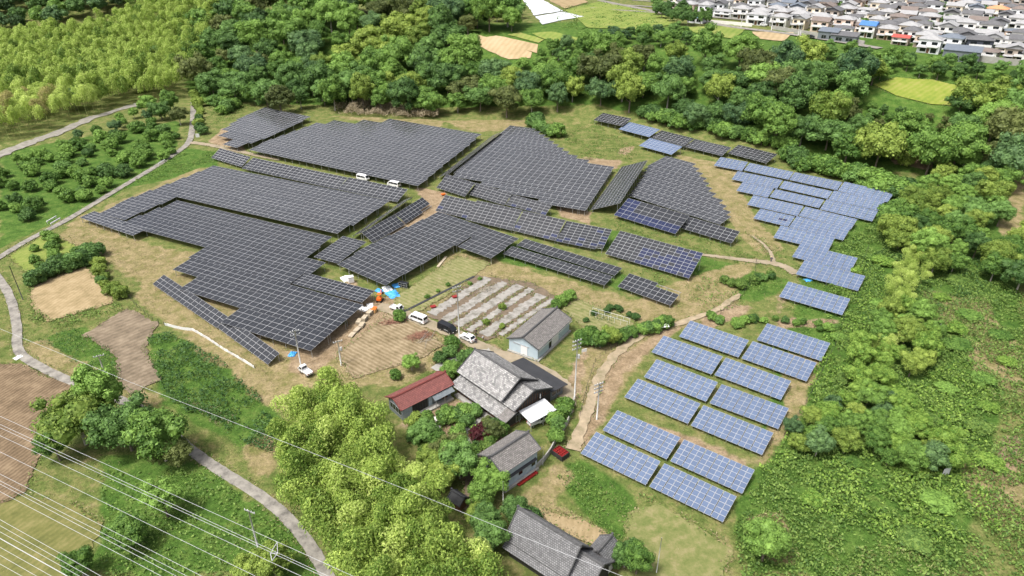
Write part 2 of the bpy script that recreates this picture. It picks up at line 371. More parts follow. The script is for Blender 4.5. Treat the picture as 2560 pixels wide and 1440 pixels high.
dry = ramp(nm, (.28, (.10, .125, .03)), (.42, (.19, .17, .07)), (.58, (.28, .225, .12)), (.75, (.36, .29, .17)))
soil = ramp(nm, (.3, (.17, .125, .07)), (.5, (.27, .2, .125)), (.7, (.37, .29, .19)))
lush = ramp(nm, (.3, (.035, .08, .014)), (.5, (.07, .135, .024)), (.7, (.135, .19, .045)))
col = mixc(soft('lush', nb), green, lush); col = mixc(soft('dry', nm), col, dry); col = mixc(soft('soil', nm, .7), col, soil)
fin = n.new('ShaderNodeMix'); fin.data_type = 'RGBA'; fin.blend_type = 'MULTIPLY'; fin.inputs[0].default_value = .8
l.new(col, fin.inputs[6]); l.new(ramp(nf_, (.3, (.45, .45, .45)), (.62, (1.15, 1.15, 1.15))), fin.inputs[7]); l.new(fin.outputs[2], p.inputs['Base Color'])
bu = n.new('ShaderNodeBump'); bu.inputs['Strength'].default_value = .7; bu.inputs['Distance'].default_value = .35; l.new(nf_, bu.inputs['Height']); l.new(bu.outputs[0], p.inputs['Normal'])
gme = npmesh('ground', np.stack([XX, YY, ZZ], -1).reshape(-1, 3), fq, 'ground', smooth=True)
for nme, z in (('dry', Z_DRY), ('soil', Z_SOIL), ('lush', Z_LUSH)):
    at = gme.attributes.new(nme, 'FLOAT', 'POINT'); at.data.foreach_set('value', zmask(z).ravel())
tag(link('ground', gme), kind='structure')

def fieldmat(name, c1, c2, c3, ang=0.0, period=1.0, amt=.5, nscale=.3):
    m = bpy.data.materials.new(name); m.use_nodes = True; n = m.node_tree.nodes; l = m.node_tree.links; p = n['Principled BSDF']; p.inputs['Roughness'].default_value = .95; p.inputs['Specular IOR Level'].default_value = .1
    tc = n.new('ShaderNodeTexCoord'); mp = n.new('ShaderNodeMapping'); mp.inputs['Rotation'].default_value = (0, 0, ang); l.new(tc.outputs['Object'], mp.inputs[0])
    nz = n.new('ShaderNodeTexNoise'); nz.inputs['Scale'].default_value = nscale; nz.inputs['Detail'].default_value = 9; nz.inputs['Roughness'].default_value = .72; l.new(tc.outputs['Object'], nz.inputs['Vector'])
    wv = n.new('ShaderNodeTexWave'); wv.inputs['Scale'].default_value = .31416 / period; wv.inputs['Distortion'].default_value = 2.5; wv.inputs['Detail'].default_value = 3; wv.inputs['Detail Scale'].default_value = 2.0; l.new(mp.outputs[0], wv.inputs['Vector'])
    a = n.new('ShaderNodeMath'); a.operation = 'MULTIPLY_ADD'; a.inputs[1].default_value = amt * .5; l.new(wv.outputs['Fac'], a.inputs[0])
    b = n.new('ShaderNodeMath'); b.operation = 'SUBTRACT'; b.inputs[1].default_value = amt * .25; l.new(nz.outputs['Fac'], b.inputs[0]); l.new(b.outputs[0], a.inputs[2])
    cr = n.new('ShaderNodeValToRGB'); e = cr.color_ramp.elements; e[0].position, e[0].color = .3, (*c1, 1); e[1].position, e[1].color = .7, (*c3, 1); x = e.new(.5); x.color = (*c2, 1)
    l.new(a.outputs[0], cr.inputs[0]); l.new(cr.outputs[0], p.inputs['Base Color'])
    bu = n.new('ShaderNodeBump'); bu.inputs['Strength'].default_value = .6; bu.inputs['Distance'].default_value = .25; l.new(a.outputs[0], bu.inputs['Height']); l.new(bu.outputs[0], p.inputs['Normal'])
    M[name] = m; return m
PATCHPX = []; ROADPTS = []
def patch(name, poly, mtl, dz=.05, jit=.42, step=1.0):
    PATCHPX.append(poly)
    P = [G(*q) for q in poly]; out = []
    for i in range(len(P)):
        a, b = P[i], P[(i + 1) % len(P)]; k = max(1, int((b - a).length / step))
        for j in range(k):
            q = a.lerp(b, j / k); q = q + Vector((random.uniform(-jit, jit), random.uniform(-jit, jit), 0)) * (0 if j == 0 else 1)
            out.append((q.x, q.y, float(H(q.x, q.y)) + dz))
    import bmesh
    bm = bmesh.new(); f = bm.faces.new([bm.verts.new(q) for q in out]); f.normal_update()
    if f.normal.z < 0: f.normal_flip()
    bmesh.ops.triangulate(bm, faces=bm.faces[:]); me = bpy.data.meshes.new(name); bm.to_mesh(me); bm.free(); me.materials.append(M[mtl])
    return tag(link(name, me), kind='structure')
def smooth_pts(pts, k=8):
    out = []
    for i in range(len(pts) - 1):
        p0, p1, p2, p3 = pts[max(i - 1, 0)], pts[i], pts[i + 1], pts[min(i + 2, len(pts) - 1)]
        for j in range(k):
            t = j / k; out.append(.5 * ((2 * p1) + (p2 - p0) * t + (2 * p0 - 5 * p1 + 4 * p2 - p3) * t * t + (3 * p1 - p0 - 3 * p2 + p3) * t ** 3))
    return out + [pts[-1]]
def strip(name, px, width, mtl, dz=.07, jit=.1, kind='structure'):
    pts = smooth_pts([G(*q) for q in px]); mb = MB(); L = []
    ww = width if isinstance(width, (list, tuple)) else [width, width]
    for i, q in enumerate(pts):
        d = (pts[min(i + 1, len(pts) - 1)] - pts[max(i - 1, 0)]); d.z = 0; d.normalize(); nn = Vector((-d.y, d.x, 0)); t = i / (len(pts) - 1); wd = ww[0] * (1 - t) + ww[1] * t
        a = q + nn * (wd / 2 + random.uniform(-jit, jit)); b = q - nn * (wd / 2 + random.uniform(-jit, jit)); m = q.copy()
        for v in (a, b, m): v.z = float(H(v.x, v.y)) + dz
        m.z += .04; L.append((a, m, b)); ROADPTS.append((q.x, q.y, wd / 2))
    for i in range(len(L) - 1):
        mb.face([L[i][1], L[i + 1][1], L[i + 1][0], L[i][0]]); mb.face([L[i][2], L[i + 1][2], L[i + 1][1], L[i][1]])
    o = mb.build(name, mtl)
    return tag(o, kind=kind) if kind else o
RANG = R(-36.7)
fieldmat('till_brown', (.09, .065, .04), (.155, .112, .07), (.24, .18, .115), R(20), .8, .3)
fieldmat('till_pale', (.13, .1, .055), (.21, .165, .1), (.3, .24, .155), R(-52), 1.0, .4)
fieldmat('paddy_mud', (.10, .08, .055), (.17, .135, .095), (.26, .21, .15), R(40), 1.3, .2)
fieldmat('olive_turf', (.085, .095, .03), (.135, .135, .045), (.2, .18, .075), R(30), 1.0, .15)
fieldmat('tan_stubble', (.19, .15, .075), (.28, .215, .12), (.36, .285, .17), R(10), 1.0, .15)
fieldmat('orchard_grass', (.10, .15, .03), (.17, .21, .05), (.25, .25, .08), 0, 1.0, .1)
fieldmat('far_stubble', (.28, .215, .12), (.36, .275, .16), (.41, .32, .2), R(25), 3.0, .3, .05)
fieldmat('far_green', (.11, .17, .035), (.17, .215, .05), (.25, .245, .085), R(25), 3.0, .2, .08)
fieldmat('yellow_meadow', (.12, .18, .03), (.185, .225, .04), (.26, .25, .075), R(60), 2.0, .2, .12)
fieldmat('mown_hay', (.085, .12, .03), (.155, .165, .06), (.25, .215, .11), R(50), 2.2, .12, .5)
fieldmat('garden_rows', (.10, .125, .04), (.18, .18, .075), (.26, .23, .13), R(-52), 1.2, .25, .6)
fieldmat('white_film', (.38, .4, .42), (.48, .5, .52), (.56, .57, .59), R(25), 3.0, .5, .05)
mat('soil_dark', (.1, .075, .05), (.17, .13, .09), .8, bump=.4)
mat('weed_film', (.10, .095, .07), (.33, .315, .29), .55, c3=(.24, .228, .205), bump=.3, detail=9)

strip('road', [(484, 246), (483, 285), (480, 325), (468, 360), (410, 403), (330, 452), (250, 500), (170, 548), (80, 595), (20, 630), (-60, 680)], [2.6, 2.2], 'asphalt', dz=.06, jit=.08)
strip('road', [(-40, 660), (0, 700), (28, 752), (42, 815), (44, 868), (66, 896), (130, 932), (210, 966), (300, 1000), (372, 1034), (430, 1085), (500, 1142), (570, 1188), (645, 1236), (705, 1283), (755, 1338), (792, 1392), (830, 1460)], [2.0, 2.05], 'asphalt', dz=.06, jit=.08)
strip('access_track', [(478, 356), (520, 362), (570, 372), (640, 388), (700, 400)], [3.0, 2.0], 'track')
strip('farm_track', [(945, 765), (1000, 782), (1060, 805), (1130, 832), (1185, 858), (1235, 882), (1300, 903), (1362, 930), (1408, 965), (1418, 1000), (1408, 1035)], [3.6, 3.2], 'track', jit=.3)
strip('farm_track', [(1225, 876), (1190, 884), (1150, 894), (1115, 908), (1085, 925)], [2.6, 2.2], 'concrete', dz=.085)
strip('dirt_path', [(1432, 1125), (1462, 1050), (1482, 990), (1512, 920), (1570, 860), (1640, 822), (1700, 808), (1790, 775), (1850, 735)], [2.4, 1.4], 'sand', jit=.35)
strip('dirt_path', [(1700, 628), (1780, 640), (1860, 650), (1930, 658), (1965, 668), (1990, 685)], [1.6, 3.0], 'track', jit=.3)
strip('dirt_path', [(1935, 655), (1925, 630), (1905, 608), (1880, 590)], [1.2, .9], 'track', jit=.2)
strip('garden_path', [(1178, 1142), (1168, 1110), (1160, 1080), (1185, 1058), (1222, 1046)], [1.5, 1.5], 'concrete', dz=.09, jit=.15)
strip('garden_path', [(1094, 1080), (1096, 1060), (1088, 1042)], [.9, .9], 'plaster', dz=.09, jit=.12)
strip('lane', [(1180, 1290), (1176, 1240), (1180, 1190), (1190, 1150)], [2.2, 2.2], 'soil_dark', dz=.08, jit=.15)
patch('ploughed_field', [(-90, 905), (60, 912), (225, 988), (178, 1040), (105, 1130), (62, 1232), (-90, 1290)], 'till_brown')
patch('grass_field', [(-120, 1310), (62, 1238), (190, 1262), (258, 1306), (250, 1330), (165, 1475), (-120, 1475)], 'olive_turf')
patch('mud_paddy', [(205, 838), (318, 770), (396, 808), (362, 868), (395, 930), (402, 950), (326, 988), (294, 950), (288, 892), (248, 862)], 'paddy_mud')
patch('stubble_plot', [(78, 716), (214, 664), (286, 756), (122, 804), (80, 772)], 'tan_stubble')
patch('orchard_plot', [(22, 640), (122, 582), (240, 640), (78, 694)], 'orchard_grass')
patch('ploughed_field', [(842, 885), (978, 780), (1060, 818), (1108, 862), (1040, 900), (880, 948)], 'till_pale')
patch('grass_plot', [(990, 742), (1142, 642), (1232, 655), (1152, 716), (1012, 802), (978, 768)], 'garden_rows', dz=.04)
patch('film_plot', [(1066, 792), (1192, 688), (1330, 706), (1398, 746), (1290, 826), (1212, 852), (1170, 828)], 'soil_dark', dz=.04)
patch('vegetable_plot', [(1405, 768), (1440, 748), (1500, 768), (1588, 802), (1560, 832), (1478, 838)], 'garden_rows')
patch('mown_plot', [(1568, 1282), (1638, 1258), (1736, 1310), (1832, 1372), (1802, 1460), (1540, 1460), (1560, 1360)], 'mown_hay')
patch('tilled_plot', [(1355, 1275), (1460, 1300), (1545, 1352), (1530, 1380), (1450, 1350), (1360, 1300)], 'tan_stubble', dz=.04)
for nm_, pl, mt in (('far_field', [(1128, 90), (1192, 86), (1330, 132), (1326, 146), (1272, 149)], 'far_stubble'), ('far_field', [(1200, 96), (1240, 90), (1345, 112), (1342, 134), (1330, 130)], 'far_stubble'),
        ('far_field', [(1268, 88), (1300, 82), (1360, 100), (1346, 108)], 'far_green'), ('far_field', [(1330, 84), (1380, 80), (1450, 96), (1430, 108), (1366, 100)], 'far_green'),
        ('meadow', [(2182, 212), (2240, 194), (2330, 200), (2422, 218), (2416, 266), (2330, 262), (2240, 240)], 'yellow_meadow'),
        ('film_field', [(1308, 0), (1344, -8), (1408, 28), (1336, 40)], 'white_film'), ('film_field', [(1338, 42), (1410, 30), (1460, 42), (1400, 52), (1356, 62)], 'white_film'),
        ('far_field', [(1350, -12), (1440, -14), (1470, 6), (1412, 22)], 'tan_stubble'), ('far_field', [(1712, 70), (1830, 62), (1864, 74), (1834, 98), (1740, 84)], 'far_green'),
        ('far_field', [(1880, 80), (1984, 82), (1960, 104), (1900, 98)], 'far_stubble'), ('far_field', [(1412, 26), (1500, 4), (1640, 30), (1700, 60), (1600, 74), (1470, 70)], 'far_green')):
    patch(nm_, pl, mt, dz=.25, jit=.6, step=5)
# grey weed-control film, one strip between each pair of furrows
for i, (a, b, wd) in enumerate([((1078, 786), (1222, 696), 2.6), ((1112, 802), (1262, 706), 2.4), ((1142, 814), (1300, 714), 2.6), ((1172, 828), (1328, 722), 1.7), ((1208, 838), (1354, 738), 2.6), ((1250, 838), (1382, 748), 1.5)]):
    pts = [(a[0] + (b[0] - a[0]) * t / 6, a[1] + (b[1] - a[1]) * t / 6) for t in range(7)]
    o = strip('weed_film', pts, wd, 'weed_film', dz=.11, jit=.42, kind=None)
    tag(o, '%s strip of grey weed film from the parked vans on the plot above the barn' % ORD[i], 'ground sheet', 'weed film strips on the plot')
# ------------------------------------------------------------------ solar tables
NAVY = {}
def pmesh(w_, h_, kind, bord):
    mb = MB(); t = .04; g = .012; x0, x1, y0, y1 = g, w_ - g, g, h_ - g; b = bord
    o = [(x0, y0), (x1, y0), (x1, y1), (x0, y1)]; i_ = [(x0 + b, y0 + b), (x1 - b, y0 + b), (x1 - b, y1 - b), (x0 + b, y1 - b)]
    mb.v = [(*q, 0) for q in o] + [(*q, t) for q in o] + [(*q, t - .006) for q in i_]
    mb.f = [(3, 2, 1, 0)] + [(k, (k + 1) % 4, 4 + (k + 1) % 4, 4 + k) for k in range(4)] + [(4 + k, 4 + (k + 1) % 4, 8 + (k + 1) % 4, 8 + k) for k in range(4)] + [(8, 9, 10, 11)]
    mb.m = [0] * 9 + [1]; mb.uv = [[(0, 0)] * 4 for _ in mb.f]
    return mb
_legbox = MB(); _legbox.box(-.05, .05, -.05, .05, 0, 1); LEGME = _legbox.mesh('leg', 'galv')
def table_frame(P, u, v, nrm):
    m = Matrix.Identity(4)
    for i in range(3): m[i][0] = u[i]; m[i][1] = v[i]; m[i][2] = nrm[i]; m[i][3] = P[i]
    return m
NPAN = 0
def table(P, u, v, L, W, cols, rows, kind, label, group, near=True, double=False, skip=None, navy=None, legs=True, bord=None, legstep=3.7):
    """P front-left corner of the module plane, u along the front edge, v up the slope (unit vectors)."""
    global NPAN
    nrm = u.cross(v).normalized(); mt = table_frame(P, u, v, nrm)
    ctr = P + u * (L / 2) + v * (W / 2); gz = float(H(ctr.x, ctr.y))
    root = empty('solar_table', (ctr.x, ctr.y, gz), math.atan2(u.y, u.x), label, 'solar array', group)
    inv = (Matrix.Translation(root.location) @ Matrix.Rotation(math.atan2(u.y, u.x), 4, 'Z')).inverted()
    loc = inv @ mt; w_, h_ = L / cols, W / rows
    bord = bord or (.032 if kind != 'blue' else .034)
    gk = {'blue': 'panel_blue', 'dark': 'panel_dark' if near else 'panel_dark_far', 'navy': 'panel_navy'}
    cells = [(i, j) for j in range(rows) for i in range(cols) if not (skip and skip(i, j))]
    dx = (lambda i: .05 * (1 - 2 * (i % 2)) if double else 0.0)
    if near:
        mes = {}
        for (i, j) in cells:
            k = 'navy' if (navy and navy(i, j)) else kind
            if k not in mes: mes[k] = pmesh(w_ - (.05 if double else 0), h_, k, bord).mesh('solar_panel', ['panel_frame', gk[k]])
            o = bpy.data.objects.new('solar_panel', mes[k]); COL.objects.link(o); o.parent = root
            o.matrix_basis = loc @ Matrix.Translation((i * w_ + (.05 if double and i % 2 == 0 else 0), j * h_, 0)); NPAN += 1
    else:
        pm = {}
        for k in ('dark', 'blue', 'navy'):
            cc = [c for c in cells if ('navy' if (navy and navy(*c)) else kind) == k]
            if not cc: continue
            b = pmesh(w_ - (.05 if double else 0), h_, k, bord); V = np.array(b.v); F = np.array(b.f); C = np.array([(i * w_ + (.05 if double and i % 2 == 0 else 0), j * h_, 0) for i, j in cc])
            vv = (V[None] + C[:, None]).reshape(-1, 3); ff = (F[None] + (np.arange(len(cc)) * 12)[:, None, None]).reshape(-1, 4)
            me = npmesh('panel_field', vv, ff, ['panel_frame', gk[k]], midx=np.tile(b.m, len(cc)))
            o = tag(link('panel_field', me, root), kind='stuff'); o.matrix_basis = loc
    mb = MB()
    for t in ((.08, .92) if rows > 1 else (.5,)): mb.box(0, L, W * t - .04, W * t + .04, -.1, -.01)
    o = mb.build('rail', 'galv', root); o.matrix_basis = loc
    if legs:
        k = max(2, int(round(L / legstep)) + 1); xs_ = [(L - .6) * q / (k - 1) + .3 for q in range(k)] if legs is True else [.3, L - .3]
        for t in (.08, .92):
            for x in xs_:
                q = mt @ Vector((x, W * t, -.06)); g = float(H(q.x, q.y)) - .15; hh = q.z - g
                if hh < .2: continue
                o = bpy.data.objects.new('leg', LEGME); COL.objects.link(o); o.parent = root
                o.matrix_basis = inv @ Matrix.Translation((q.x, q.y, g)) @ Matrix.Diagonal((1, 1, hh, 1))
    return root
def fit_quad(q, zf, tl=(3, 25), tilt=None):
    TLp, TRp, BRp, BLp = q; best = None
    c = G((BLp[0] + BRp[0]) / 2, (BLp[1] + BRp[1]) / 2); g = c.z
    for dz in ([None] if tilt is not None else list(np.arange(0, 4.5, .05))):
        if dz is None:
            dzz = 0
            for _ in range(8):
                TL, TR, BR, BL = Gz(*TLp, g + zf + dzz), Gz(*TRp, g + zf + dzz), Gz(*BRp, g + zf), Gz(*BLp, g + zf)
                dzz = ((TL - BL + TR - BR) / 2).to_2d().length * math.tan(R(tilt))
        else:
            dzz = dz
            TL, TR, BR, BL = Gz(*TLp, g + zf + dz), Gz(*TRp, g + zf + dz), Gz(*BRp, g + zf), Gz(*BLp, g + zf)
        u = (TR - TL + BR - BL) / 2; v = (TL - BL + TR - BR) / 2
        a = math.degrees(math.asin(max(-1, min(1, dzz / v.length)))); ca = abs(u.dot(v)) / u.length / v.length
        ca += .02 * max(0, tl[0] - a) + .02 * max(0, a - tl[1])
        if best is None or ca < best[0]: best = (ca, TL, TR, BR, BL)
    _, TL, TR, BR, BL = best
    u = (TR - TL + BR - BL) / 2; v = (TL - BL + TR - BR) / 2; ctr = (TL + TR + BR + BL) / 4
    L, W = u.length, v.length; uu = u.normalized(); vv = (v - uu * v.dot(uu)).normalized()
    return ctr - uu * L / 2 - vv * W / 2, uu, vv, L, W
def qtable(q, cols, rows, kind, label, group, zf=.9, **kw):
    tl = kw.pop('tl', (4, 24)); tilt = kw.pop('tilt', None)
    P, u, v, L, W = fit_quad(q, zf, tl, tilt)
    if cols is None: cols = max(2, round(L / 2.0))
    if rows is None: rows = max(1, round(W / 1.15))
    return table(P, u, v, L, W, cols, rows, kind, label, group, **kw)
GB = 'blue solar tables in two columns'
L_ = [[(1724.8, 800.8), (1873.2, 851.1), (1846.3, 893.8), (1697.1, 841.3)], [(1658.1, 838.6), (1808.6, 892), (1778, 936.2), (1628.6, 880.6)],
      [(1640.6, 897.7), (1796, 956.1), (1764.9, 1004.9), (1609.6, 942.3)], [(1594.3, 946.7), (1751.8, 1009.3), (1720.5, 1060), (1559.7, 992.6)],
      [(1542.3, 1025.4), (1702.7, 1094.1), (1666.5, 1149.0), (1506.3, 1075.4)], [(1489.5, 1079.2), (1652.7, 1154.0), (1614.4, 1213.2), (1450.8, 1133.5)]]
R_ = [[(1917.4, 808), (2076.4, 858.3), (2053, 902.9), (1891.1, 849.6)], [(1881.3, 853.3), (2042.5, 906.9), (2016.9, 954.6), (1852.8, 895.5)],
      [(1813.4, 893.8), (1979.7, 952.8), (1951.7, 1000.5), (1786.1, 937.5)], [(1803.6, 959.4), (1974.2, 1022.4), (1945, 1072), (1773, 1008.6)],
      [(1757.6, 1012.9), (1935.2, 1082.3), (1905.1, 1138.2), (1726.8, 1063.5)], [(1709.2, 1098), (1888.3, 1175.5), (1855.6, 1234.7), (1675.3, 1152.9)],
      [(1659.6, 1157.6), (1843.3, 1242.2), (1807.1, 1305.8), (1623, 1216.4)]]
for i, q in enumerate(L_): qtable(q, 12, 5, 'blue', 'blue solar table, %s from the far end of the left column nearest the sandy path' % ORD[i], GB, zf=.7, double=True)
for i, q in enumerate(R_): qtable(q, 12, 5, 'blue', 'blue solar table, %s from the far end of the right column nearest the scrub' % ORD[i], GB, zf=.7, double=True)
def C3(x, y): return (1780 + x / 3.429, 380 + y / 3.429)
B4 = [[[(75, 40), (308, 90), (262, 160), (10, 120)], [(318, 95), (703, 170), (655, 240), (275, 155)], [(710, 172), (1118, 260), (1075, 328), (660, 240)], [(1125, 258), (1563, 345), (1505, 438), (1085, 330)]],
      [[(220, 158), (605, 248), (560, 310), (165, 240)], [(620, 245), (1035, 340), (990, 400), (575, 310)], [(1040, 335), (1485, 420), (1430, 510), (1000, 402)]],
      [[(265, 250), (530, 318), (480, 385), (205, 338)], [(540, 318), (968, 412), (915, 480), (495, 385)], [(975, 412), (1430, 500), (1370, 603), (930, 485)]],
      [[(355, 365), (785, 470), (735, 545), (298, 458)], [(795, 470), (1250, 575), (1190, 665), (745, 545)]],
      [[(415, 480), (712, 560), (655, 635), (350, 575)], [(720, 558), (1190, 650), (1120, 768), (665, 635)]],
      [[(590, 630), (1050, 740), (1000, 850), (520, 735)]], [[(765, 785), (1250, 912), (1190, 1025), (675, 900)]], [[(790, 930), (1320, 1062), (1250, 1195), (718, 1045)]]]
for r, row in enumerate(B4):
    for c, q in enumerate(row):
        side = '' if len(row) == 1 else ', ' + ['leftmost', 'second from left', 'third from left', 'rightmost'][c if c < len(row) - 1 else 3] + ' table'
        nc = 8 if (r, c) in ((0, 0), (2, 0), (4, 0)) else 12
        qtable([C3(*k) for k in q], nc, 5, 'blue', 'blue solar table in the right-hand terrace, %s row from the back%s' % (ORD[r], side), 'blue solar tables on the right-hand terrace', zf=.9, near=r >= 3, double=True, tl=(7, 14), navy=(lambda i, j: j == 2 and i in (5, 6)) if (r, c) == (4, 0) else None)
qtable([C3(*k) for k in [(650, 1110), (1190, 1260), (1115, 1400), (575, 1240)]], 12, 5, 'blue', 'single blue solar table standing alone in front of the right-hand terrace', 'blue solar tables on the right-hand terrace', double=True, tl=(8, 16))
def C4(x, y): return (1470 + x / 4, 270 + y / 4)
GS = 'small solar tables along the wood edge'
for q, k, lb in (([(140, 48), (450, 108), (330, 180), (65, 122)], 'dark', 'small dark solar table farthest back under the wood edge'), ([(410, 140), (710, 212), (620, 295), (310, 212)], 'blue', 'sky-reflecting blue table behind the grassy hollow'),  # sky reflection on the blue table is put into its panel colour
        ([(730, 222), (1060, 305), (965, 385), (632, 297)], 'dark', 'dark table right of the sky-reflecting blue one at the wood edge'), ([(620, 300), (940, 385), (840, 470), (510, 378)], 'blue', 'pale blue table in front of the wood-edge row'),
        ([(1065, 310), (1435, 395), (1340, 480), (975, 390)], 'dark', 'dark table second from the right in the wood-edge row'), ([(1495, 365), (1885, 462), (1790, 555), (1405, 455)], 'dark', 'rightmost dark table of the wood-edge row, above the blue terrace')):
    qtable([C4(*p_) for p_ in q], 9, 5, k, lb, GS, zf=1.3, near=False, tl=(5, 12))
# free-standing dark tables
def C8(x, y): return (1040 + x / 4.235, 300 + y / 4.235)
GD = 'dark solar tables in stepped rows'
for i, q in enumerate([[(325, 578), (625, 665), (520, 815), (215, 715)], [(635, 668), (1020, 775), (935, 905), (550, 785)], [(1025, 785), (1438, 905), (1375, 1000), (945, 905)]]):
    qtable([C8(*k) for k in q], None, None, 'dark', 'dark solar table, %s from the left in the short row below the central slope array' % ORD[i], GD, zf=1.1, near=True, tl=(10, 30), navy=(lambda a, b: b == 0 and (a * 7) % 3 == 1) if i == 2 else None)
for i, q in enumerate([[(305, 795), (640, 865), (530, 1045), (210, 960)], [(640, 850), (1130, 955), (1010, 1170), (530, 1055)], [(1135, 960), (1580, 1060), (1475, 1280), (1025, 1170)], [(1590, 1065), (2080, 1165), (1965, 1380), (1480, 1285)]]):
    qtable([C8(*k) for k in q], None, None, 'dark', 'dark solar table, %s from the left in the long middle row' % ORD[i], GD, zf=1.1, near=True, tl=(10, 30), navy=((lambda a, b: (a * 5 + b * 3) % 7 < 2 and (b < 3 or a > 4)) if i == 3 else (lambda a, b: b < 2 and (a * 5 + b) % 6 == 1) if i in (0, 2) else None), skip=(lambda a, b: a > 5 and b == 0) if i == 3 else None)
qtable([(1313.5, 596), (1555, 671.5), (1537, 688), (1290, 614)], None, 2, 'dark', 'back one of two long narrow dark tables above the tan strip', GD, zf=1.2, tl=(5, 12))
qtable([(1280, 616), (1533.5, 691.6), (1510, 713.5), (1258, 634.5)], None, 3, 'dark', 'front one of two long narrow dark tables above the tan strip', GD, zf=1.2, tl=(5, 12))
qtable([(1550.3, 575.7), (1758.8, 634.5), (1721.8, 695), (1513.4, 636)], 14, 8, 'dark', 'large navy and black solar table facing the camera above the green bank', GD, zf=1.0, tl=(10, 25), navy=lambda a, b: (b < 5 and a > 4 and (a * 3 + b * 5) % 4 != 0) or (a > 9 and (a + b) % 3 != 0))
qtable([(1570, 493.7), (1720, 540), (1692, 584), (1535, 540)], 9, 5, 'dark', 'left half of the long navy and black table below the triangular array', GD, zf=1.2, tl=(8, 22), navy=lambda a, b: a < 2 or b < 2)
qtable([(1720.6, 540.2), (1848.7, 580), (1830, 607.5), (1697, 570)], 8, 4, 'dark', 'right half of the long navy and black table below the triangular array', GD, zf=1.2, tl=(8, 22))
qtable([(1575.5, 683), (1703, 728.6), (1678, 763.9), (1542, 716.8)], 9, 4, 'dark', 'small separate dark table in front of the green bank', GD, zf=1.0, tl=(6, 14), skip=lambda a, b: b == 3 and a > 4)
qtable([(410, 687), (570.5, 791.8), (540.6, 819.4), (381.5, 710)], None, 3, 'dark', 'upper left dark strip table along the fenced bank', GD, zf=.7, tl=(8, 24))
qtable([(571.7, 793.4), (699, 882.8), (669.6, 911.6), (542.9, 818.3)], None, 3, 'dark', 'lower right dark strip table along the fenced bank', GD, zf=.7, tl=(8, 24))
qtable([(852.5, 589), (921, 606), (840, 657.8), (790, 643.8)], None, None, 'dark', 'small dark table between the two largest lower arrays', GD, zf=1.6, tilt=5)
qtable([(905.4, 580.8), (984, 537), (1013.6, 560.6), (930.6, 607.6)], None, 4, 'dark', 'lower left of two steep black tables on the central ridge', GD, zf=.6, tl=(8, 35))
qtable([(987.7, 535.4), (1055, 493.4), (1081.8, 515), (1014.6, 559)], None, 4, 'dark', 'upper right of two steep black tables on the central ridge', GD, zf=.6, tl=(8, 35), skip=lambda a, b: a > 4 and b == 0)
for i, (q, lb) in enumerate((([(549, 372.5), (628, 390), (602.6, 420), (529.5, 392)], 'short dark table at the left end of the strip below the biggest array'), ([(630.8, 393.6), (867, 444), (846, 473.7), (607, 421.7)], 'long dark table in the middle of the strip below the biggest array'), ([(868, 443), (1024.5, 473.7), (988, 504.7), (848.7, 473.7)], 'dark table at the right end of the strip in front of the parked vans'))):
    qtable(q, None, 5, 'dark', lb, GD, zf=1.0, near=True, tl=(8, 20), bord=.045)
# tables seen edge on (one long side raised, facing away to the left)
def free_table(c, cols, rows, label, z, near=False):
    TL, TR, BR, BL = [Gz(p_[0], p_[1], zz) for p_, zz in zip(c, z)]
    u = (TR - TL + BR - BL) / 2; v = (TL - BL + TR - BR) / 2; ctr = (TL + TR + BR + BL) / 4
    L, W = u.length, v.length; uu = u.normalized(); vv = (v - uu * v.dot(uu)).normalized()
    if uu.cross(vv).z < 0: uu = -uu
    return table(ctr - uu * L / 2 - vv * W / 2, uu, vv, L, W, cols or max(2, round(L / 1.85)), rows or max(1, round(W / 1.2)), 'dark', label, GD, near=near)
free_table([(1621, 396), (1547.5, 504), (1477.5, 530), (1552, 422)], None, None, 'steep dark table seen edge-on beside the central slope array', (4.2, 4.2, .9, .9))
free_table([(1247, 333), (1127, 433), (1094, 443), (1238, 336)], None, 3, 'thin dark table seen almost edge-on between the two back arrays', (2.8, 2.8, .7, .7))
free_table([(1031, 492), (902, 582), (880, 591), (1010, 500)], None, 2, 'thin table seen almost edge-on behind the steep black ridge tables', (2.6, 2.6, .8, .8))

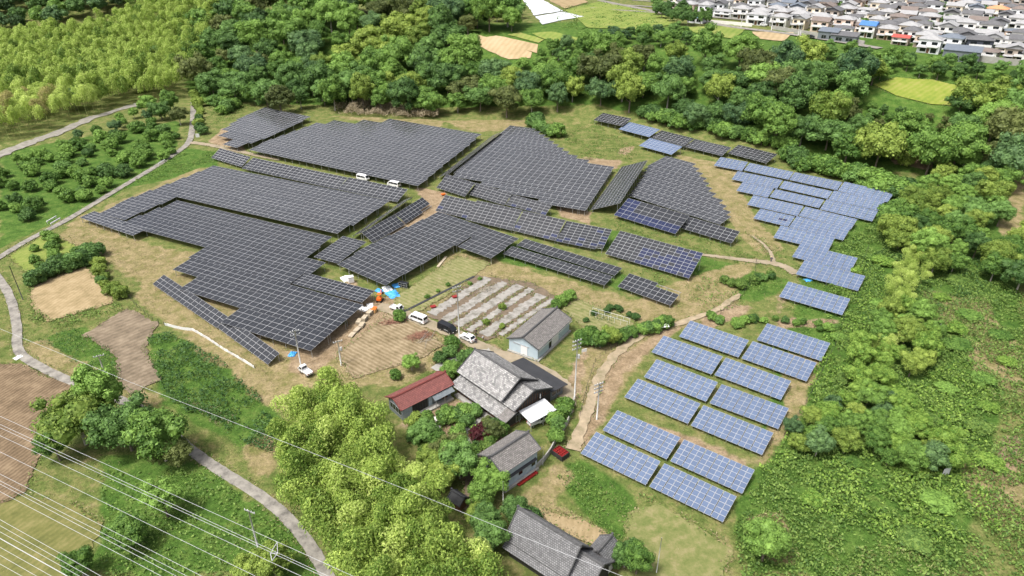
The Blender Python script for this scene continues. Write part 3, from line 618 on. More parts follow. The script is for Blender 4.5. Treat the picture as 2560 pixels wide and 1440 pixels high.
# large arrays: rows of tables, each row its own raised table
def array(poly, fr, pitch, rows, tilt, group, desc, zf=2.0, near=True, mw=2.2, gap=.14, kind='dark', off=0.0, maxcols=400, legs_all=False, slope=0.0, bord=None):
    pg = [Gz(x, y, zf + .25) for x, y in poly]
    a, b = Gz(*fr[0], zf), Gz(*fr[1], zf); u = (b - a).normalized(); nv = Vector((-u.y, u.x, 0))
    if nv.y < 0: nv = -nv
    U = [q.dot(u) for q in pg]; V = [q.dot(nv) for q in pg]; v0 = min(V); ns = max(1, int(round((max(V) - v0) / pitch))); pt = (max(V) - v0) / ns
    spans = []
    for s in range(ns):
        vc = v0 + (s + .5) * pt; xs_ = []
        for i in range(len(pg)):
            j = (i + 1) % len(pg)
            if (V[i] > vc) != (V[j] > vc): xs_.append(U[i] + (U[j] - U[i]) * (vc - V[i]) / (V[j] - V[i]))
        xs_.sort()
        for k in range(0, len(xs_) - 1, 2):
            if xs_[k + 1] - xs_[k] > mw * 1.5: spans.append((s, xs_[k], xs_[k + 1]))
    for i, (s, ua, ub) in enumerate(spans):
        c = max(1, int(round((ub - ua) / mw))); W = (pt - gap) / math.cos(R(tilt)) if tilt else pt - gap
        org = u * ua + nv * (v0 + s * pt); org.z = zf + slope * s * pt + .03 * (s % 2)
        g = org + u * (ub - ua) / 2; org.z += float(H(g.x, g.y))
        vv = (nv * math.cos(R(tilt)) + Vector((0, 0, 1)) * math.sin(R(tilt)))
        table(org, u, vv, ub - ua, W, c, rows, kind, '%s row from the front of %s' % (ORD[i] if i < 20 else 'twenty-' + ORD[i - 20], desc), group, near=near, legs=True if s == 0 else 'ends', bord=bord)
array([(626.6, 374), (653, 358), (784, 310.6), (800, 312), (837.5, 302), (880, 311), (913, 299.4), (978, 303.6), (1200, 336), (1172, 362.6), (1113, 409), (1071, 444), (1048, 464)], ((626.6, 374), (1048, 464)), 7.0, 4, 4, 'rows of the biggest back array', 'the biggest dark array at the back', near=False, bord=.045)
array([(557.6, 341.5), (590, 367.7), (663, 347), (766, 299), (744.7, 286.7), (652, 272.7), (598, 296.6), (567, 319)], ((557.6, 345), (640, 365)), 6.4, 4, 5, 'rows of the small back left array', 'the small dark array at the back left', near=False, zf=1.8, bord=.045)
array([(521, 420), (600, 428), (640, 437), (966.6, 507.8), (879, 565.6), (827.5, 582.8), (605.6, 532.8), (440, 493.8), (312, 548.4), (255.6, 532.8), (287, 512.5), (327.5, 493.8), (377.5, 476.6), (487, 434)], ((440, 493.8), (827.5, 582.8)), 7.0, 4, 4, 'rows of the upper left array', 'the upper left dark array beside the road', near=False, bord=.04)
qtable([(230.6, 529.7), (374, 570), (326, 591), (204, 542)], None, 4, 'dark', 'leftmost dark table on the tan bank beside the road', GD, zf=1.8, tilt=4, near=False, bord=.04)
array([(444.7, 503), (721, 568), (826, 597), (797, 616), (774, 642), (818, 665.6), (762, 680), (728, 708.8), (909, 762), (778, 876), (649, 834.4), (639.6, 821.7), (589, 793), (561, 774.5), (545, 746.8), (520, 731.9), (476, 710), (468, 697), (441.6, 670), (518, 612.5), (518, 606), (377.5, 568.8), (324, 550)], ((605.6, 540), (826, 592)), 6.95, 4, 4.5, 'rows of the large lower left array', 'the large lower left dark array', near=True)
qtable([(756, 680), (937, 727), (904.7, 757), (729, 708)], None, 5, 'dark', 'dark table beside the white plastic tank at the right of the lower array', GD, zf=1.9, tilt=5)
array([(1090, 533.7), (1172.5, 559), (1295, 597.6), (1236, 641), (1154, 612.7), (1176, 595), (1129, 617.7), (1051.5, 663), (964, 711.8), (851.7, 663), (880, 636), (930.6, 609)], ((851.7, 663), (964, 711.8)), 6.95, 4, 4.5, 'rows of the central lower array', 'the central lower dark array', near=True)
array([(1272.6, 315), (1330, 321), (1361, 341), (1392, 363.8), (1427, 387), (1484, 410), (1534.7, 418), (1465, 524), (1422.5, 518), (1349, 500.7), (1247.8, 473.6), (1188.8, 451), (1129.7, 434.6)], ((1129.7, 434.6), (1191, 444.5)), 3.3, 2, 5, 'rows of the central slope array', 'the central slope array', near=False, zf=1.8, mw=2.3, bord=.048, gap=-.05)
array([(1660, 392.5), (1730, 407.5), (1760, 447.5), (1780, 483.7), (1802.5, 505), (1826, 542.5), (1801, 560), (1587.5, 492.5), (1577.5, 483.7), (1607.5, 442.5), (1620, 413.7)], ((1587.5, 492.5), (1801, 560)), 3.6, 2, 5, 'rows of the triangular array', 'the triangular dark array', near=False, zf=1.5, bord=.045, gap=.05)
# ------------------------------------------------------------------ vegetation
def unit_rand(r, n):
    v = r.normal(size=(n, 3)); return v / np.linalg.norm(v, axis=1, keepdims=True)
def leaf_quads(c, nrm, size, r, aspect=.62, droop=0.0):
    """one folded leaf face (quad) per point, its plane set by a rough normal"""
    n = len(c); t = np.cross(nrm, unit_rand(r, n)); t /= np.linalg.norm(t, axis=1, keepdims=True) + 1e-9
    b = np.cross(nrm, t); s = size[:, None]
    t = t * s * .5; b = b * s * .5 * aspect
    v = np.stack([c - t, c - b * 1.0 + t * .1, c + t - np.array([0, 0, 1]) * droop * s, c + b + t * .1], 1).reshape(-1, 3)
    return v, np.arange(n * 4).reshape(n, 4)
_ico = None
def ico():
    global _ico
    if _ico is None:
        import bmesh
        bm = bmesh.new(); bmesh.ops.create_icosphere(bm, subdivisions=2, radius=1.0)
        _ico = (np.array([v.co[:] for v in bm.verts]), np.array([[v.index for v in f.verts] for f in bm.faces])); bm.free()
    return _ico
def crown_mesh(name, seed, rx, rz, zc, mtl, lobes=34, lpl=85, leaf=.62, lobe_r=.34, jit=.55, flat=.0, conic=0.0):
    r = np.random.default_rng(seed); V, F, base = [], [], 0
    k = np.arange(lobes) + .5; ph = np.arccos(1 - 1.55 * k / lobes); th = np.pi * (1 + 5 ** .5) * k + r.uniform(0, 6)
    d = np.stack([np.cos(th) * np.sin(ph), np.sin(th) * np.sin(ph), np.cos(ph)], 1) + r.normal(size=(lobes, 3)) * .17
    rad = r.uniform(.54, .86, lobes); C = d * rad[:, None] * np.array([rx, rx, rz])
    if conic: C[:, :2] *= (1 - conic * np.clip(C[:, 2:3] / rz * .5 + .5, 0, 1))
    LR = lobe_r * rx * r.uniform(.65, 1.25, lobes) * (1 if not conic else .75)
    iv, ifc = ico(); 
    for i in range(lobes):
        n_ = int(1.45 * lpl * (LR[i] / (lobe_r * rx)) ** 2) + 6
        u = unit_rand(r, n_ * 2); out = C[i] / (np.linalg.norm(C[i]) + 1e-6); u = u[(u @ (out * .7 + np.array([0, 0, .5]))) > -.25][:n_]
        p_ = C[i] + u * LR[i] * r.uniform(.86, 1.12, (len(u), 1)) * np.array([1, 1, .82])
        nn = u + r.normal(size=u.shape) * jit + np.array([0, 0, .35]); nn /= np.linalg.norm(nn, axis=1, keepdims=True)
        v, f = leaf_quads(p_, nn, leaf * r.uniform(.6, 1.35, len(u)), r, droop=.12); V.append(v); F.append(f + base); base += len(v)
        cv = C[i] + iv * (LR[i] * .74) * (1 + .13 * r.normal(size=(len(iv), 1))) * np.array([1, 1, .8])
        V.append(cv); F.append(np.concatenate([ifc, ifc[:, 2:3]], 1)[:, :4] + base); base += len(cv)
    # inner core, so no light shows straight through the middle
    cv = iv * np.array([rx * .58, rx * .58, rz * .6]); V.append(cv); F.append(np.concatenate([ifc, ifc[:, 2:3]], 1) + base)
    v = np.concatenate(V); v[:, 2] += zc
    me = bpy.data.meshes.new(name); fl = np.concatenate(F).tolist(); fl = [f[:3] if f[2] == f[3] else f for f in fl]
    me.from_pydata(v.tolist(), [], fl); me.materials.append(M[mtl]); return me
def trunk_mesh(name, seed, h, r0, mtl, rx, limbs=5):
    r = random.Random(seed); mb = MB(); bend = r.uniform(-.4, .4), r.uniform(-.4, .4)
    pts = [Vector((bend[0] * t * t, bend[1] * t * t, -0.4 + (h + .4) * t)) for t in (0, .35, .7, 1)]
    mb.tube(pts, [r0 * 1.25, r0, r0 * .75, r0 * .4], 7)
    for k in range(limbs):
        t = r.uniform(.45, .9); a = 6.283 * k / limbs + r.uniform(-.4, .4); p0 = pts[0].lerp(pts[3], t)
        q = p0 + Vector((math.cos(a) * rx * .55, math.sin(a) * rx * .55, h * .35)); mb.tube([p0, p0.lerp(q, .5) + Vector((0, 0, -.3)), q], [r0 * .5, r0 * .35, r0 * .12], 5)
    return mb.mesh(name, mtl, True)
TREEP = []
for i in range(9):
    rx = (5.6, 4.6, 6.3, 5.0, 6.0, 4.3, 5.5, 6.6, 4.9)[i]; rz = (4.2, 4.8, 3.9, 5.2, 4.6, 4.4, 3.7, 4.4, 5.0)[i]; lr = (.34, .28, .30, .38, .26, .36, .31, .27, .33)[i]
    TREEP.append((crown_mesh('crown', 20 + i, rx, rz, 6.9, 'leaf_dark', lobes=int(38 * (.34 / lr) ** 1.3), lpl=int(75 * (lr / .34) ** 1.2 * (rx / 5.5)), lobe_r=lr, leaf=.5 + .05 * (i % 4)), trunk_mesh('trunk', 20 + i, 7, .26, 'bark' if i % 3 else 'bark_pale', rx)))
CONE = [(crown_mesh('crown', 60 + i, 2.6, 5.6, 6.6, 'leaf_olive', lobes=34, lpl=60, leaf=.5, lobe_r=.42, conic=.75), trunk_mesh('trunk', 60 + i, 7, .2, 'bark', 1.2)) for i in range(2)]
SHRUB = [(crown_mesh('crown', 40 + i, 1.7, 1.35, 1.35, 'leaf_mid', lobes=20, lpl=46, leaf=.36, lobe_r=.42), trunk_mesh('stem', 40 + i, 1.2, .09, 'bark', 1.0, 4)) for i in range(4)]
def plant(proto, name, loc, s, mtl, label, cat, group, rz=None, sz=None, trunk='trunk'):
    o = empty(name, loc, rz if rz is not None else random.uniform(0, 6.28), label, cat, group); o.scale = (s, s, sz or s)
    c = link('crown', proto[0], o); t = link(trunk, proto[1], o)
    c.material_slots[0].link = 'OBJECT'; c.material_slots[0].material = M[mtl]
    return o
KIND = {'leaf_dark': 'dark green dense', 'leaf_mid': 'mid green', 'leaf_yellow': 'bright yellow-green', 'leaf_olive': 'olive brown-green', 'leaf_blue': 'bluish green airy'}
FOREST = [[(488, 236), (560, 262), (640, 262), (700, 285), (860, 282), (1000, 288), (1160, 292), (1300, 300), (1400, 285), (1480, 262), (1600, 300), (1760, 330), (1960, 375), (2060, 410), (2180, 440), (2300, 450), (2400, 440), (2520, 470), (2600, 430), (2700, 200), (2700, 120), (2500, 120), (1700, 10), (1440, 20), (1330, -60), (560, -60), (530, 60), (480, 140)]]
CLEAR = [[(1128, 82), (1240, 78), (1450, 84), (1440, 108), (1350, 132), (1325, 150), (1270, 152)], [(1300, -30), (1720, -30), (1830, 60), (1700, 72), (1560, 80), (1460, 76), (1440, 66), (1356, 66), (1328, 30)],
    [(1700, -30), (2600, -30), (2600, 172), (2440, 155), (2300, 138), (2230, 118), (2040, 104), (1985, 88), (1900, 98), (1830, 66), (1740, 84), (1700, 70)],
    [(2180, 214), (2240, 190), (2425, 212), (2418, 268), (2330, 262), (2240, 240)], [(2205, 372), (2300, 380), (2320, 415), (2240, 410)], [(470, 225), (492, 225), (492, 300), (470, 300)]]
pts = []; tries = 0
cand = np.stack([rng.uniform(-330, 330, 60000), rng.uniform(215, 800, 60000)], 1)
cz = H(cand[:, 0], cand[:, 1]); cpx, cpy = proj(cand[:, 0], cand[:, 1], cz); okm = np.zeros(len(cand), bool)
for f in FOREST: okm |= inpoly(cpx, cpy, f)
okm &= (cpx > -60) & (cpx < 2640)
for dz in (3.0, 7.0, 11.0, 15.0):
    tx, ty = proj(cand[:, 0], cand[:, 1], cz + dz)
    for cl in CLEAR: okm &= ~inpoly(tx, ty, cl); okm &= ~inpoly(tx - 24, ty, cl); okm &= ~inpoly(tx + 24, ty, cl)
cand = cand[okm]; grid = {}
def poisson(cand, dfun):
    keep = []; g = {}
    for x, y in cand:
        d = dfun(x, y); k = (int(x // 14), int(y // 14)); ok = True
        for a in (-1, 0, 1):
            for b in (-1, 0, 1):
                for (u, v) in g.get((k[0] + a, k[1] + b), ()):
                    if (u - x) ** 2 + (v - y) ** 2 < d * d: ok = False; break
                if not ok: break
            if not ok: break
        if ok: g.setdefault(k, []).append((x, y)); keep.append((x, y))
    return keep
trees = poisson(cand, lambda x, y: 9.0 + max(0, y - 300) * .014)
trees.sort(key=lambda q: q[1]); print('FOREST', len(trees))
far_v, far_f, fb = [], [], 0
trees = [t for t in trees if -40 < proj(t[0], t[1], float(H(*t)) + 8)[0] < 2600 and proj(t[0], t[1], float(H(*t)) + 12)[1] > -25 or t[1] < 300]
seen = trees[:190]; rest = trees[190:]; print('REST', len(rest))
nzv = lambda x, y: float(noise2(np.array(x), np.array(y), .05, 9))
for i, (x, y) in enumerate(seen):
    z = float(H(x, y)); v = nzv(x, y) + random.gauss(.06, .34)
    m = 'leaf_dark' if v < -.12 else 'leaf_mid' if v < .22 else 'leaf_blue' if v < .36 else 'leaf_yellow' if v < .62 else 'leaf_olive'
    front = y < 300 - .5 * x + 35
    s = random.uniform(.85, 1.55) * (.92 if front else 1.08)
    plant(TREEP[i % 9], 'broadleaf_tree', (x, y, z - .3), s, m, KIND[m] + ' tree ' + ('at the front edge of' if front else 'deeper in') + ' the wood ' + next(t_ for l_, t_ in ((700, 'behind the back left array'), (1200, 'behind the biggest array'), (1500, 'behind the central slope array'), (2000, 'behind the wood-edge tables'), (9999, 'above the blue terrace')) if proj(x, y, z)[0] < l_), 'tree', 'broadleaf trees in the back wood', sz=s * random.uniform(.85, 1.2))
# the far wood that reads as one mass
_unused = 0 and [np.array([v.co[:] for v in crown_mesh('c', 90 + i, 5.6, 4.4, 7.0, 'leaf_dark', lobes=26, lpl=34, leaf=.95).vertices]) for i in range(2)]
lm = [crown_mesh('far_crown', 90 + i, 5.6, 4.4, 7.0, 'leaf_dark', lobes=24, lpl=26, leaf=1.0) for i in range(2)]
LV = [np.array([v.co[:] for v in m_.vertices]) for m_ in lm]; LF = [[tuple(p_.vertices) for p_ in m_.polygons] for m_ in lm]
def mass(name, pos, mtls, label, cat):
    mtls_ = list(dict.fromkeys(mtls)); V = {m_: [] for m_ in mtls}; F = {m_: [] for m_ in mtls}; B = {m_: 0 for m_ in mtls}
    for i, (x, y, z, s) in enumerate(pos):
        m_ = random.choice(mtls); a = random.uniform(0, 6.28); c, s_ = math.cos(a), math.sin(a); k = i % 2
        q = LV[k] * s; q = np.stack([q[:, 0] * c - q[:, 1] * s_ + x, q[:, 0] * s_ + q[:, 1] * c + y, q[:, 2] + z], 1)
        V[m_].append(q); F[m_] += [tuple(j + B[m_] for j in f) for f in LF[k]]; B[m_] += len(q)
    root = tag(empty(name), label, cat, kind='stuff')
    for m_ in mtls_:
        if not V[m_]: continue
        me = bpy.data.meshes.new('foliage'); me.from_pydata(np.concatenate(V[m_]).tolist(), [], F[m_]); me.materials.append(M[m_]); tag(link('foliage', me, root), kind='stuff')
    return root
if rest:
    mass('far_wood', [(x, y, float(H(x, y)) - .3, random.uniform(1.05, 1.7)) for x, y in rest[:300]], ['leaf_dark', 'leaf_mid', 'leaf_blue', 'leaf_dark2', 'leaf_mid', 'leaf_yellow', 'leaf_olive'], 'far dark green wood closing the view behind the nearer trees', 'wood')

# bamboo: arching culms with feathery plumes
def bamboo_meshes(seed, h, nl=1150, leaf=.36):
    r = np.random.default_rng(seed); a = r.uniform(0, 6.28); lean = r.uniform(1.6, 3.6)
    def cv(t): t = np.asarray(t, float); return np.stack([math.cos(a) * lean * t ** 3, math.sin(a) * lean * t ** 3, h * (t - .24 * t ** 5)], -1)
    mb = MB(); mb.tube([tuple(cv(t)) for t in (0, .3, .6, .85, 1.0)], [.06, .055, .045, .025, .01], 5); cm = mb.mesh('culm', 'culm', True)
    nl_ = 11; lt = np.linspace(.44, 1.0, nl_); lc = cv(lt); lr = (1.25 * np.sin(np.clip((lt - .2) / .8, 0, 1) * 2.5) + .3) * r.uniform(.8, 1.2, nl_); la = np.arange(nl_) * 2.4 + r.uniform(0, 6)
    lc = lc + np.stack([np.cos(la), np.sin(la), np.zeros(nl_)], 1) * (lr * .75 * (1.1 - lt))[:, None]
    k = r.integers(0, nl_, nl); u = unit_rand(r, nl); u[:, 2] = np.abs(u[:, 2]) * 1.2 - .25
    c = lc[k]; off = u * (lr[k] * r.uniform(.75, 1.08, nl))[:, None] * np.array([1, 1, .8]); off[:, 2] -= .35 * (u[:, 0] ** 2 + u[:, 1] ** 2) * lr[k]
    nn = u + r.normal(size=(nl, 3)) * .42 + np.array([0, 0, .3]); nn /= np.linalg.norm(nn, axis=1, keepdims=True)
    v, f = leaf_quads(c + off, nn, leaf * r.uniform(.6, 1.4, nl), r, aspect=.5, droop=.5)
    return cm, npmesh('foliage', v, f, 'leaf_bamboo')
BAM = [bamboo_meshes(100 + i, 9.0 + (i % 4) * .9) for i in range(9)]
def bamboo(loc, s, mtl, label, group, k, wide=1.0):
    o = empty('bamboo', loc, random.uniform(0, 6.28), label, 'bamboo', group); o.scale = (s * wide, s * wide, s)
    link('culm', BAM[k % 9][0], o); c = link('foliage', BAM[k % 9][1], o); c.material_slots[0].link = 'OBJECT'; c.material_slots[0].material = M[mtl]
def scatter(poly, n, dmin, clear=(), top=0.0):
    W_ = [G(*q) for q in poly]; x0, x1 = min(q.x for q in W_), max(q.x for q in W_); y0, y1 = min(q.y for q in W_), max(q.y for q in W_)
    c = np.stack([rng.uniform(x0, x1, n * 40 + 4000), rng.uniform(y0, y1, n * 40 + 4000)], 1)
    m = inpoly(c[:, 0], c[:, 1], [(q.x, q.y) for q in W_])
    if clear:
        px, py = proj(c[:, 0], c[:, 1], H(c[:, 0], c[:, 1]) + top)
        for cl in clear: m &= ~inpoly(px, py, cl)
    return poisson(c[m], lambda x, y: dmin)[:n]
GROVE = [(770, 1070), (815, 1018), (870, 1035), (900, 1085), (935, 1130), (985, 1170), (1005, 1215), (1040, 1255), (1085, 1300), (1110, 1345), (1150, 1420), (1225, 1480), (1260, 1640), (930, 1640), (870, 1450), (815, 1375), (765, 1305), (730, 1265), (712, 1205), (730, 1120)]
for i, (x, y) in enumerate(scatter(GROVE, 200, 1.85)):
    bamboo((x, y, -.2), random.uniform(.8, 1.3), 'leaf_bamboo' if i % 5 else 'leaf_bamboo_far', 'tall yellow-green bamboo in the grove beside the farmhouse', 'bamboo of the near grove', i)
HILLB = [(-60, 368), (60, 340), (150, 312), (300, 266), (420, 250), (470, 225), (500, 150), (545, 90), (560, 50), (440, 20), (330, 60), (180, 100), (-60, 130)]
hb = scatter(HILLB, 900, 3.3)
hb.sort(key=lambda q: q[1]); print('HILLB', len(hb))
DK = [(620, 200, 60), (230, 140, 30), (280, 90, 20), (400, 25, 16), (30, 130, 25)]
cnt = 0
for i, (x, y) in enumerate(hb):
    z = float(H(x, y))
    if cnt < 90:
        g = random.random(); px, py = proj(x, y, z)
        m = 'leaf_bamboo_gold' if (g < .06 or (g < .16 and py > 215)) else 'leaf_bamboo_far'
        bamboo((x, y, z - .2), random.uniform(1.25, 1.75), m, ('straw-coloured fading bamboo' if m == 'leaf_bamboo_gold' else 'pale yellow-green bamboo') + ' on the hill at the upper left', 'bamboo on the upper left hill', i, .85); cnt += 1
BV = [np.array([v.co[:] for v in b[1].vertices]).reshape(-1, 4, 3)[::2].reshape(-1, 3) for b in BAM[:4]]
def bmass(name, pos, label):
    V = []
    for i, (x, y) in enumerate(pos):
        a = random.uniform(0, 6.28); c, s_ = math.cos(a), math.sin(a); s = random.uniform(1.3, 1.85); q = BV[i % 4] * np.array([s * .85, s * .85, s])
        ctr = q.reshape(-1, 4, 3).mean(1, keepdims=True); q = ((q.reshape(-1, 4, 3) - ctr) * 1.45 + ctr).reshape(-1, 3)
        V.append(np.stack([q[:, 0] * c - q[:, 1] * s_ + x, q[:, 0] * s_ + q[:, 1] * c + y, q[:, 2] + float(H(x, y))], 1))
    o = tag(empty(name), label, 'bamboo', kind='stuff'); kk = [random.choice((0, 0, 0, 0, 1)) for _ in V]
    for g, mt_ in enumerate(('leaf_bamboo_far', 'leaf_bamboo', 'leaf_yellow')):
        w_ = [q for q, k_ in zip(V, kk) if k_ == g]
        if w_: v = np.concatenate(w_); tag(link('foliage', npmesh('foliage', v, np.arange(len(v)).reshape(-1, 4), mt_), o), kind='stuff')
if len(hb) > 90: bmass('bamboo_thicket', hb[90:], 'dense pale bamboo thicket covering the far upper left hillside')
for x, y in scatter([(150, 330), (330, 270), (440, 190), (350, 90), (200, 130), (60, 220)], 18, 13):
    z = float(H(x, y)); s = random.uniform(.75, 1.05); plant(TREEP[random.randrange(9)], 'broadleaf_tree', (x, y, z), s, random.choice(['leaf_dark', 'leaf_mid', 'leaf_dark']), 'dark rounded broadleaf tree rising among the pale hill bamboo', 'tree', 'trees among the hill bamboo')
mass('corner_wood', [(x, y, float(H(x, y)) - .3, random.uniform(.9, 1.25)) for x, y in scatter([(-60, 96), (120, 84), (190, 60), (330, 26), (440, 0), (500, -28), (-60, -28)], 110, 10)], ['leaf_dark', 'leaf_blue', 'leaf_mid', 'leaf_dark2'], 'dark green wood at the top left corner behind the bamboo hill', 'wood')
for x, y in scatter([(2060, 135), (2200, 155), (2320, 168), (2440, 178), (2560, 200), (2560, 228), (2425, 210), (2240, 188), (2170, 215), (2080, 195)], 60, 6.5):
    s = random.uniform(.45, .68); plant(TREEP[random.randrange(9)], 'low_tree', (x, y, float(H(x, y))), s, random.choice(['leaf_dark', 'leaf_mid', 'leaf_dark']), 'low dark tree between the yellow meadow and the town', 'tree', 'low trees below the town')
for x, y in scatter([(0, 390), (110, 340), (250, 295), (380, 262), (420, 300), (330, 330), (120, 400), (0, 420)], 12, 6, [[(-40, 365), (350, 235), (380, 265), (60, 405), (-40, 440)]]):
    plant(TREEP[random.randrange(9)], 'low_tree', (x, y, 0), random.uniform(.35, .5), random.choice(['leaf_mid', 'leaf_mid', 'leaf_blue']), 'low green tree on the overgrown terrace below the bamboo hill', 'tree', 'low trees below the bamboo hill')
strip('gravel_terrace', [(-20, 395), (60, 362), (150, 330), (240, 292), (340, 262), (360, 254)], [6.5, 4], 'gravel', dz=.12, jit=1.0)
for x, y in scatter([(1300, 178), (1350, 146), (1450, 112), (1560, 94), (1700, 92), (1720, 112), (1500, 140), (1400, 170), (1330, 195)], 50, 6.5):
    plant(TREEP[random.randrange(9)], 'low_tree', (x, y, float(H(x, y))), random.uniform(.45, .7), random.choice(['leaf_dark', 'leaf_mid', 'leaf_mid', 'leaf_blue']), 'low tree on the far wood edge beside the tan and white fields', 'tree', 'low trees beside the far fields')
for x, y in scatter([(2140, 268), (2230, 290), (2330, 300), (2400, 305), (2390, 330), (2280, 330), (2180, 318), (2120, 290)], 30, 4.2):
    plant(TREEP[random.randrange(9)], 'low_tree', (x, y, float(H(x, y))), random.uniform(.28, .38), random.choice(['leaf_dark', 'leaf_mid', 'leaf_olive']), 'low bushy tree along the near side of the yellow meadow', 'tree', 'low trees below the yellow meadow')
# single trees
def big(px, py, s, m, label, k=0, sz=None, proto=None): 
    b = G(px, py); return plant((proto or TREEP)[k % len(proto or TREEP)], 'broadleaf_tree', b, s, m, label, 'tree', None, sz=sz)
big(430, 285, .95, 'leaf_mid', 'large round tree at the left of the narrow road bend', 1); big(405, 300, .7, 'leaf_dark', 'darker tree leaning against the large round road tree', 2); big(452, 312, .65, 'leaf_olive', 'olive tree on the verge where the road enters the wood', 3)
big(378, 285, .75, 'leaf_mid', 'tree behind the road trees near the gravel terrace', 4)
big(215, 1110, 1.05, 'leaf_yellow', 'broad bright tree beside the ploughed field at the lower left', 0, 1.0); big(270, 1060, 1.0, 'leaf_mid', 'tall tree hiding the road beside the ploughed field', 1, 1.15)
big(330, 1125, .85, 'leaf_dark', 'dark tree in the middle of the lower left clump', 2); big(415, 1150, .85, 'leaf_mid', 'right-hand tree of the lower left clump by the road', 3, .9); big(150, 1150, .6, 'leaf_mid', 'low tree at the left end of the lower left clump', 5)
big(445, 1165, .5, 'leaf_olive', 'small olive tree at the right end of the lower left clump', 4)
big(330, 1370, .5, 'leaf_mid', 'spreading weedy tree on the slope under the power lines', 4); big(420, 1290, .6, 'leaf_mid', 'small tree in the grass under the power lines', 5); big(210, 1440, .42, 'leaf_mid', 'leafy tree at the bottom edge beside the olive field', 6); big(690, 1440, .55, 'leaf_yellow', 'yellow-green bush tree at the foot of the power line pole', 1)
big(640, 1452, .45, 'leaf_yellow', 'smaller yellow-green bush left of the power line pole', 2)
# garden of the farmhouse
gard = [(1060, 1110, .45, 'leaf_dark'), (1095, 1130, .4, 'leaf_mid'), (1130, 1150, .45, 'leaf_olive'), (1040, 1080, .35, 'leaf_yellow'), (1065, 1075, .32, 'leaf_mid'), (1145, 1090, .26, 'leaf_mid'), (1165, 1062, .26, 'leaf_dark'), (1140, 1050, .26, 'leaf_mid'), (1120, 1045, .3, 'leaf_mid'), (1185, 1040, .26, 'leaf_dark'), (1110, 1055, .26, 'leaf_mid'),
    (1160, 1040, .3, 'leaf_mid'), (1195, 1095, .28, 'leaf_mid'), (1230, 1095, .34, 'leaf_olive'), (1250, 1082, .3, 'leaf_mid'), (1150, 1195, .62, 'leaf_dark'), (1150, 1170, .5, 'leaf_mid'), (1110, 1220, .5, 'leaf_yellow'), (1075, 1180, .42, 'leaf_yellow'), (1088, 1160, .4, 'leaf_olive'), (1225, 1235, .5, 'leaf_mid'), (1205, 1265, .42, 'leaf_mid'), (1195, 1310, .35, 'leaf_yellow'), (1230, 1380, .55, 'leaf_dark'), (1215, 1330, .45, 'leaf_dark'),
    (1290, 1300, .35, 'leaf_dark'), (1330, 1305, .3, 'leaf_dark'), (1385, 1060, .3, 'leaf_mid'), (1395, 1080, .32, 'leaf_dark'), (1405, 1040, .3, 'leaf_mid'), (1415, 1020, .28, 'leaf_mid'), (1390, 1100, .28, 'leaf_mid'), (1140, 930, .3, 'leaf_dark'), (1160, 915, .32, 'leaf_dark'), (1128, 945, .32, 'leaf_mid'), (1175, 900, .28, 'leaf_dark'), (1030, 925, .33, 'leaf_mid'), (990, 945, .2, 'leaf_mid'),
    (1100, 905, .26, 'leaf_dark'), (1125, 890, .28, 'leaf_dark'), (1130, 868, .3, 'leaf_mid'), (1000, 800, .26, 'leaf_mid'), (1500, 868, .36, 'leaf_mid'), (1525, 858, .34, 'leaf_yellow'), (1455, 858, .3, 'leaf_mid'), (1470, 846, .3, 'leaf_mid'), (1480, 838, .26, 'leaf_dark'), (1405, 760, .28, 'leaf_mid'), (1422, 748, .28, 'leaf_mid'), (1390, 770, .22, 'leaf_mid'), (1590, 1435, .5, 'leaf_mid'), (1560, 1418, .4, 'leaf_dark'), (1540, 1400, .3, 'leaf_dark'), (1905, 1400, .62, 'leaf_mid'),
    (1255, 772, .17, 'leaf_yellow'), (1215, 810, .15, 'leaf_yellow'), (1200, 700, .10, 'leaf_mid'), (1175, 712, .1, 'leaf_mid'), (1120, 715, .11, 'leaf_mid'), (1095, 730, .09, 'leaf_mid'), (1068, 745, .11, 'leaf_mid'), (1255, 820, .12, 'leaf_yellow')]
near_th = [('farmhouse garden', 1000, 1280, 1030, 1170), ('lane beside the grey storehouse', 1090, 1240, 1170, 1400), ('bank beside the barn track', 960, 1190, 850, 960), ('bamboo side of the bottom house', 1240, 1345, 1290, 1310), ('wall right of the farmhouse', 1370, 1420, 1000, 1110), ('grey film plot', 1060, 1260, 690, 825), ('fence below the vegetable plot', 1440, 1540, 830, 880), ('back of the barn', 1380, 1430, 740, 780)]
cnts = {}
for i, (px, py, s, m) in enumerate(gard):
    wh = next((n_ for n_, a, b, c, d in near_th if a <= px <= b and c <= py <= d), 'mown plot at the bottom'); cnts[wh] = cnts.get(wh, 0) + 1
    plant(TREEP[i % 9] if s > .3 else SHRUB[i % 4], 'garden_tree' if s > .3 else 'garden_shrub', G(px, py), s if s > .3 else s * 3.3, m, '%s %s by the %s, %s from the left' % (KIND[m].split()[0] if m != 'leaf_yellow' else 'yellow-green', 'garden tree' if s > .3 else 'shrub', wh, 'XX'), 'tree' if s > .3 else 'shrub', 'garden trees by the ' + wh, trunk='trunk' if s > .3 else 'stem')['_px'] = px
for wh in cnts:
    os_ = sorted([o for o in COL.objects if o.get('group') == 'garden trees by the ' + wh], key=lambda o: o['_px'])
    for i, o in enumerate(os_): o['label'] = o['label'].replace('XX', ORD[i] if i < 20 else 'near twentieth')
for o in COL.objects:
    if '_px' in o: del o['_px']
plant(SHRUB[0], 'maple_shrub', G(1205, 1098), 1.15, 'leaf_maroon', 'dark red maple in the round garden bed', 'shrub', None, trunk='stem')
GARD = [(1012, 1068), (1085, 1035), (1180, 1030), (1262, 1078), (1235, 1108), (1165, 1172), (1105, 1190), (1048, 1135)]
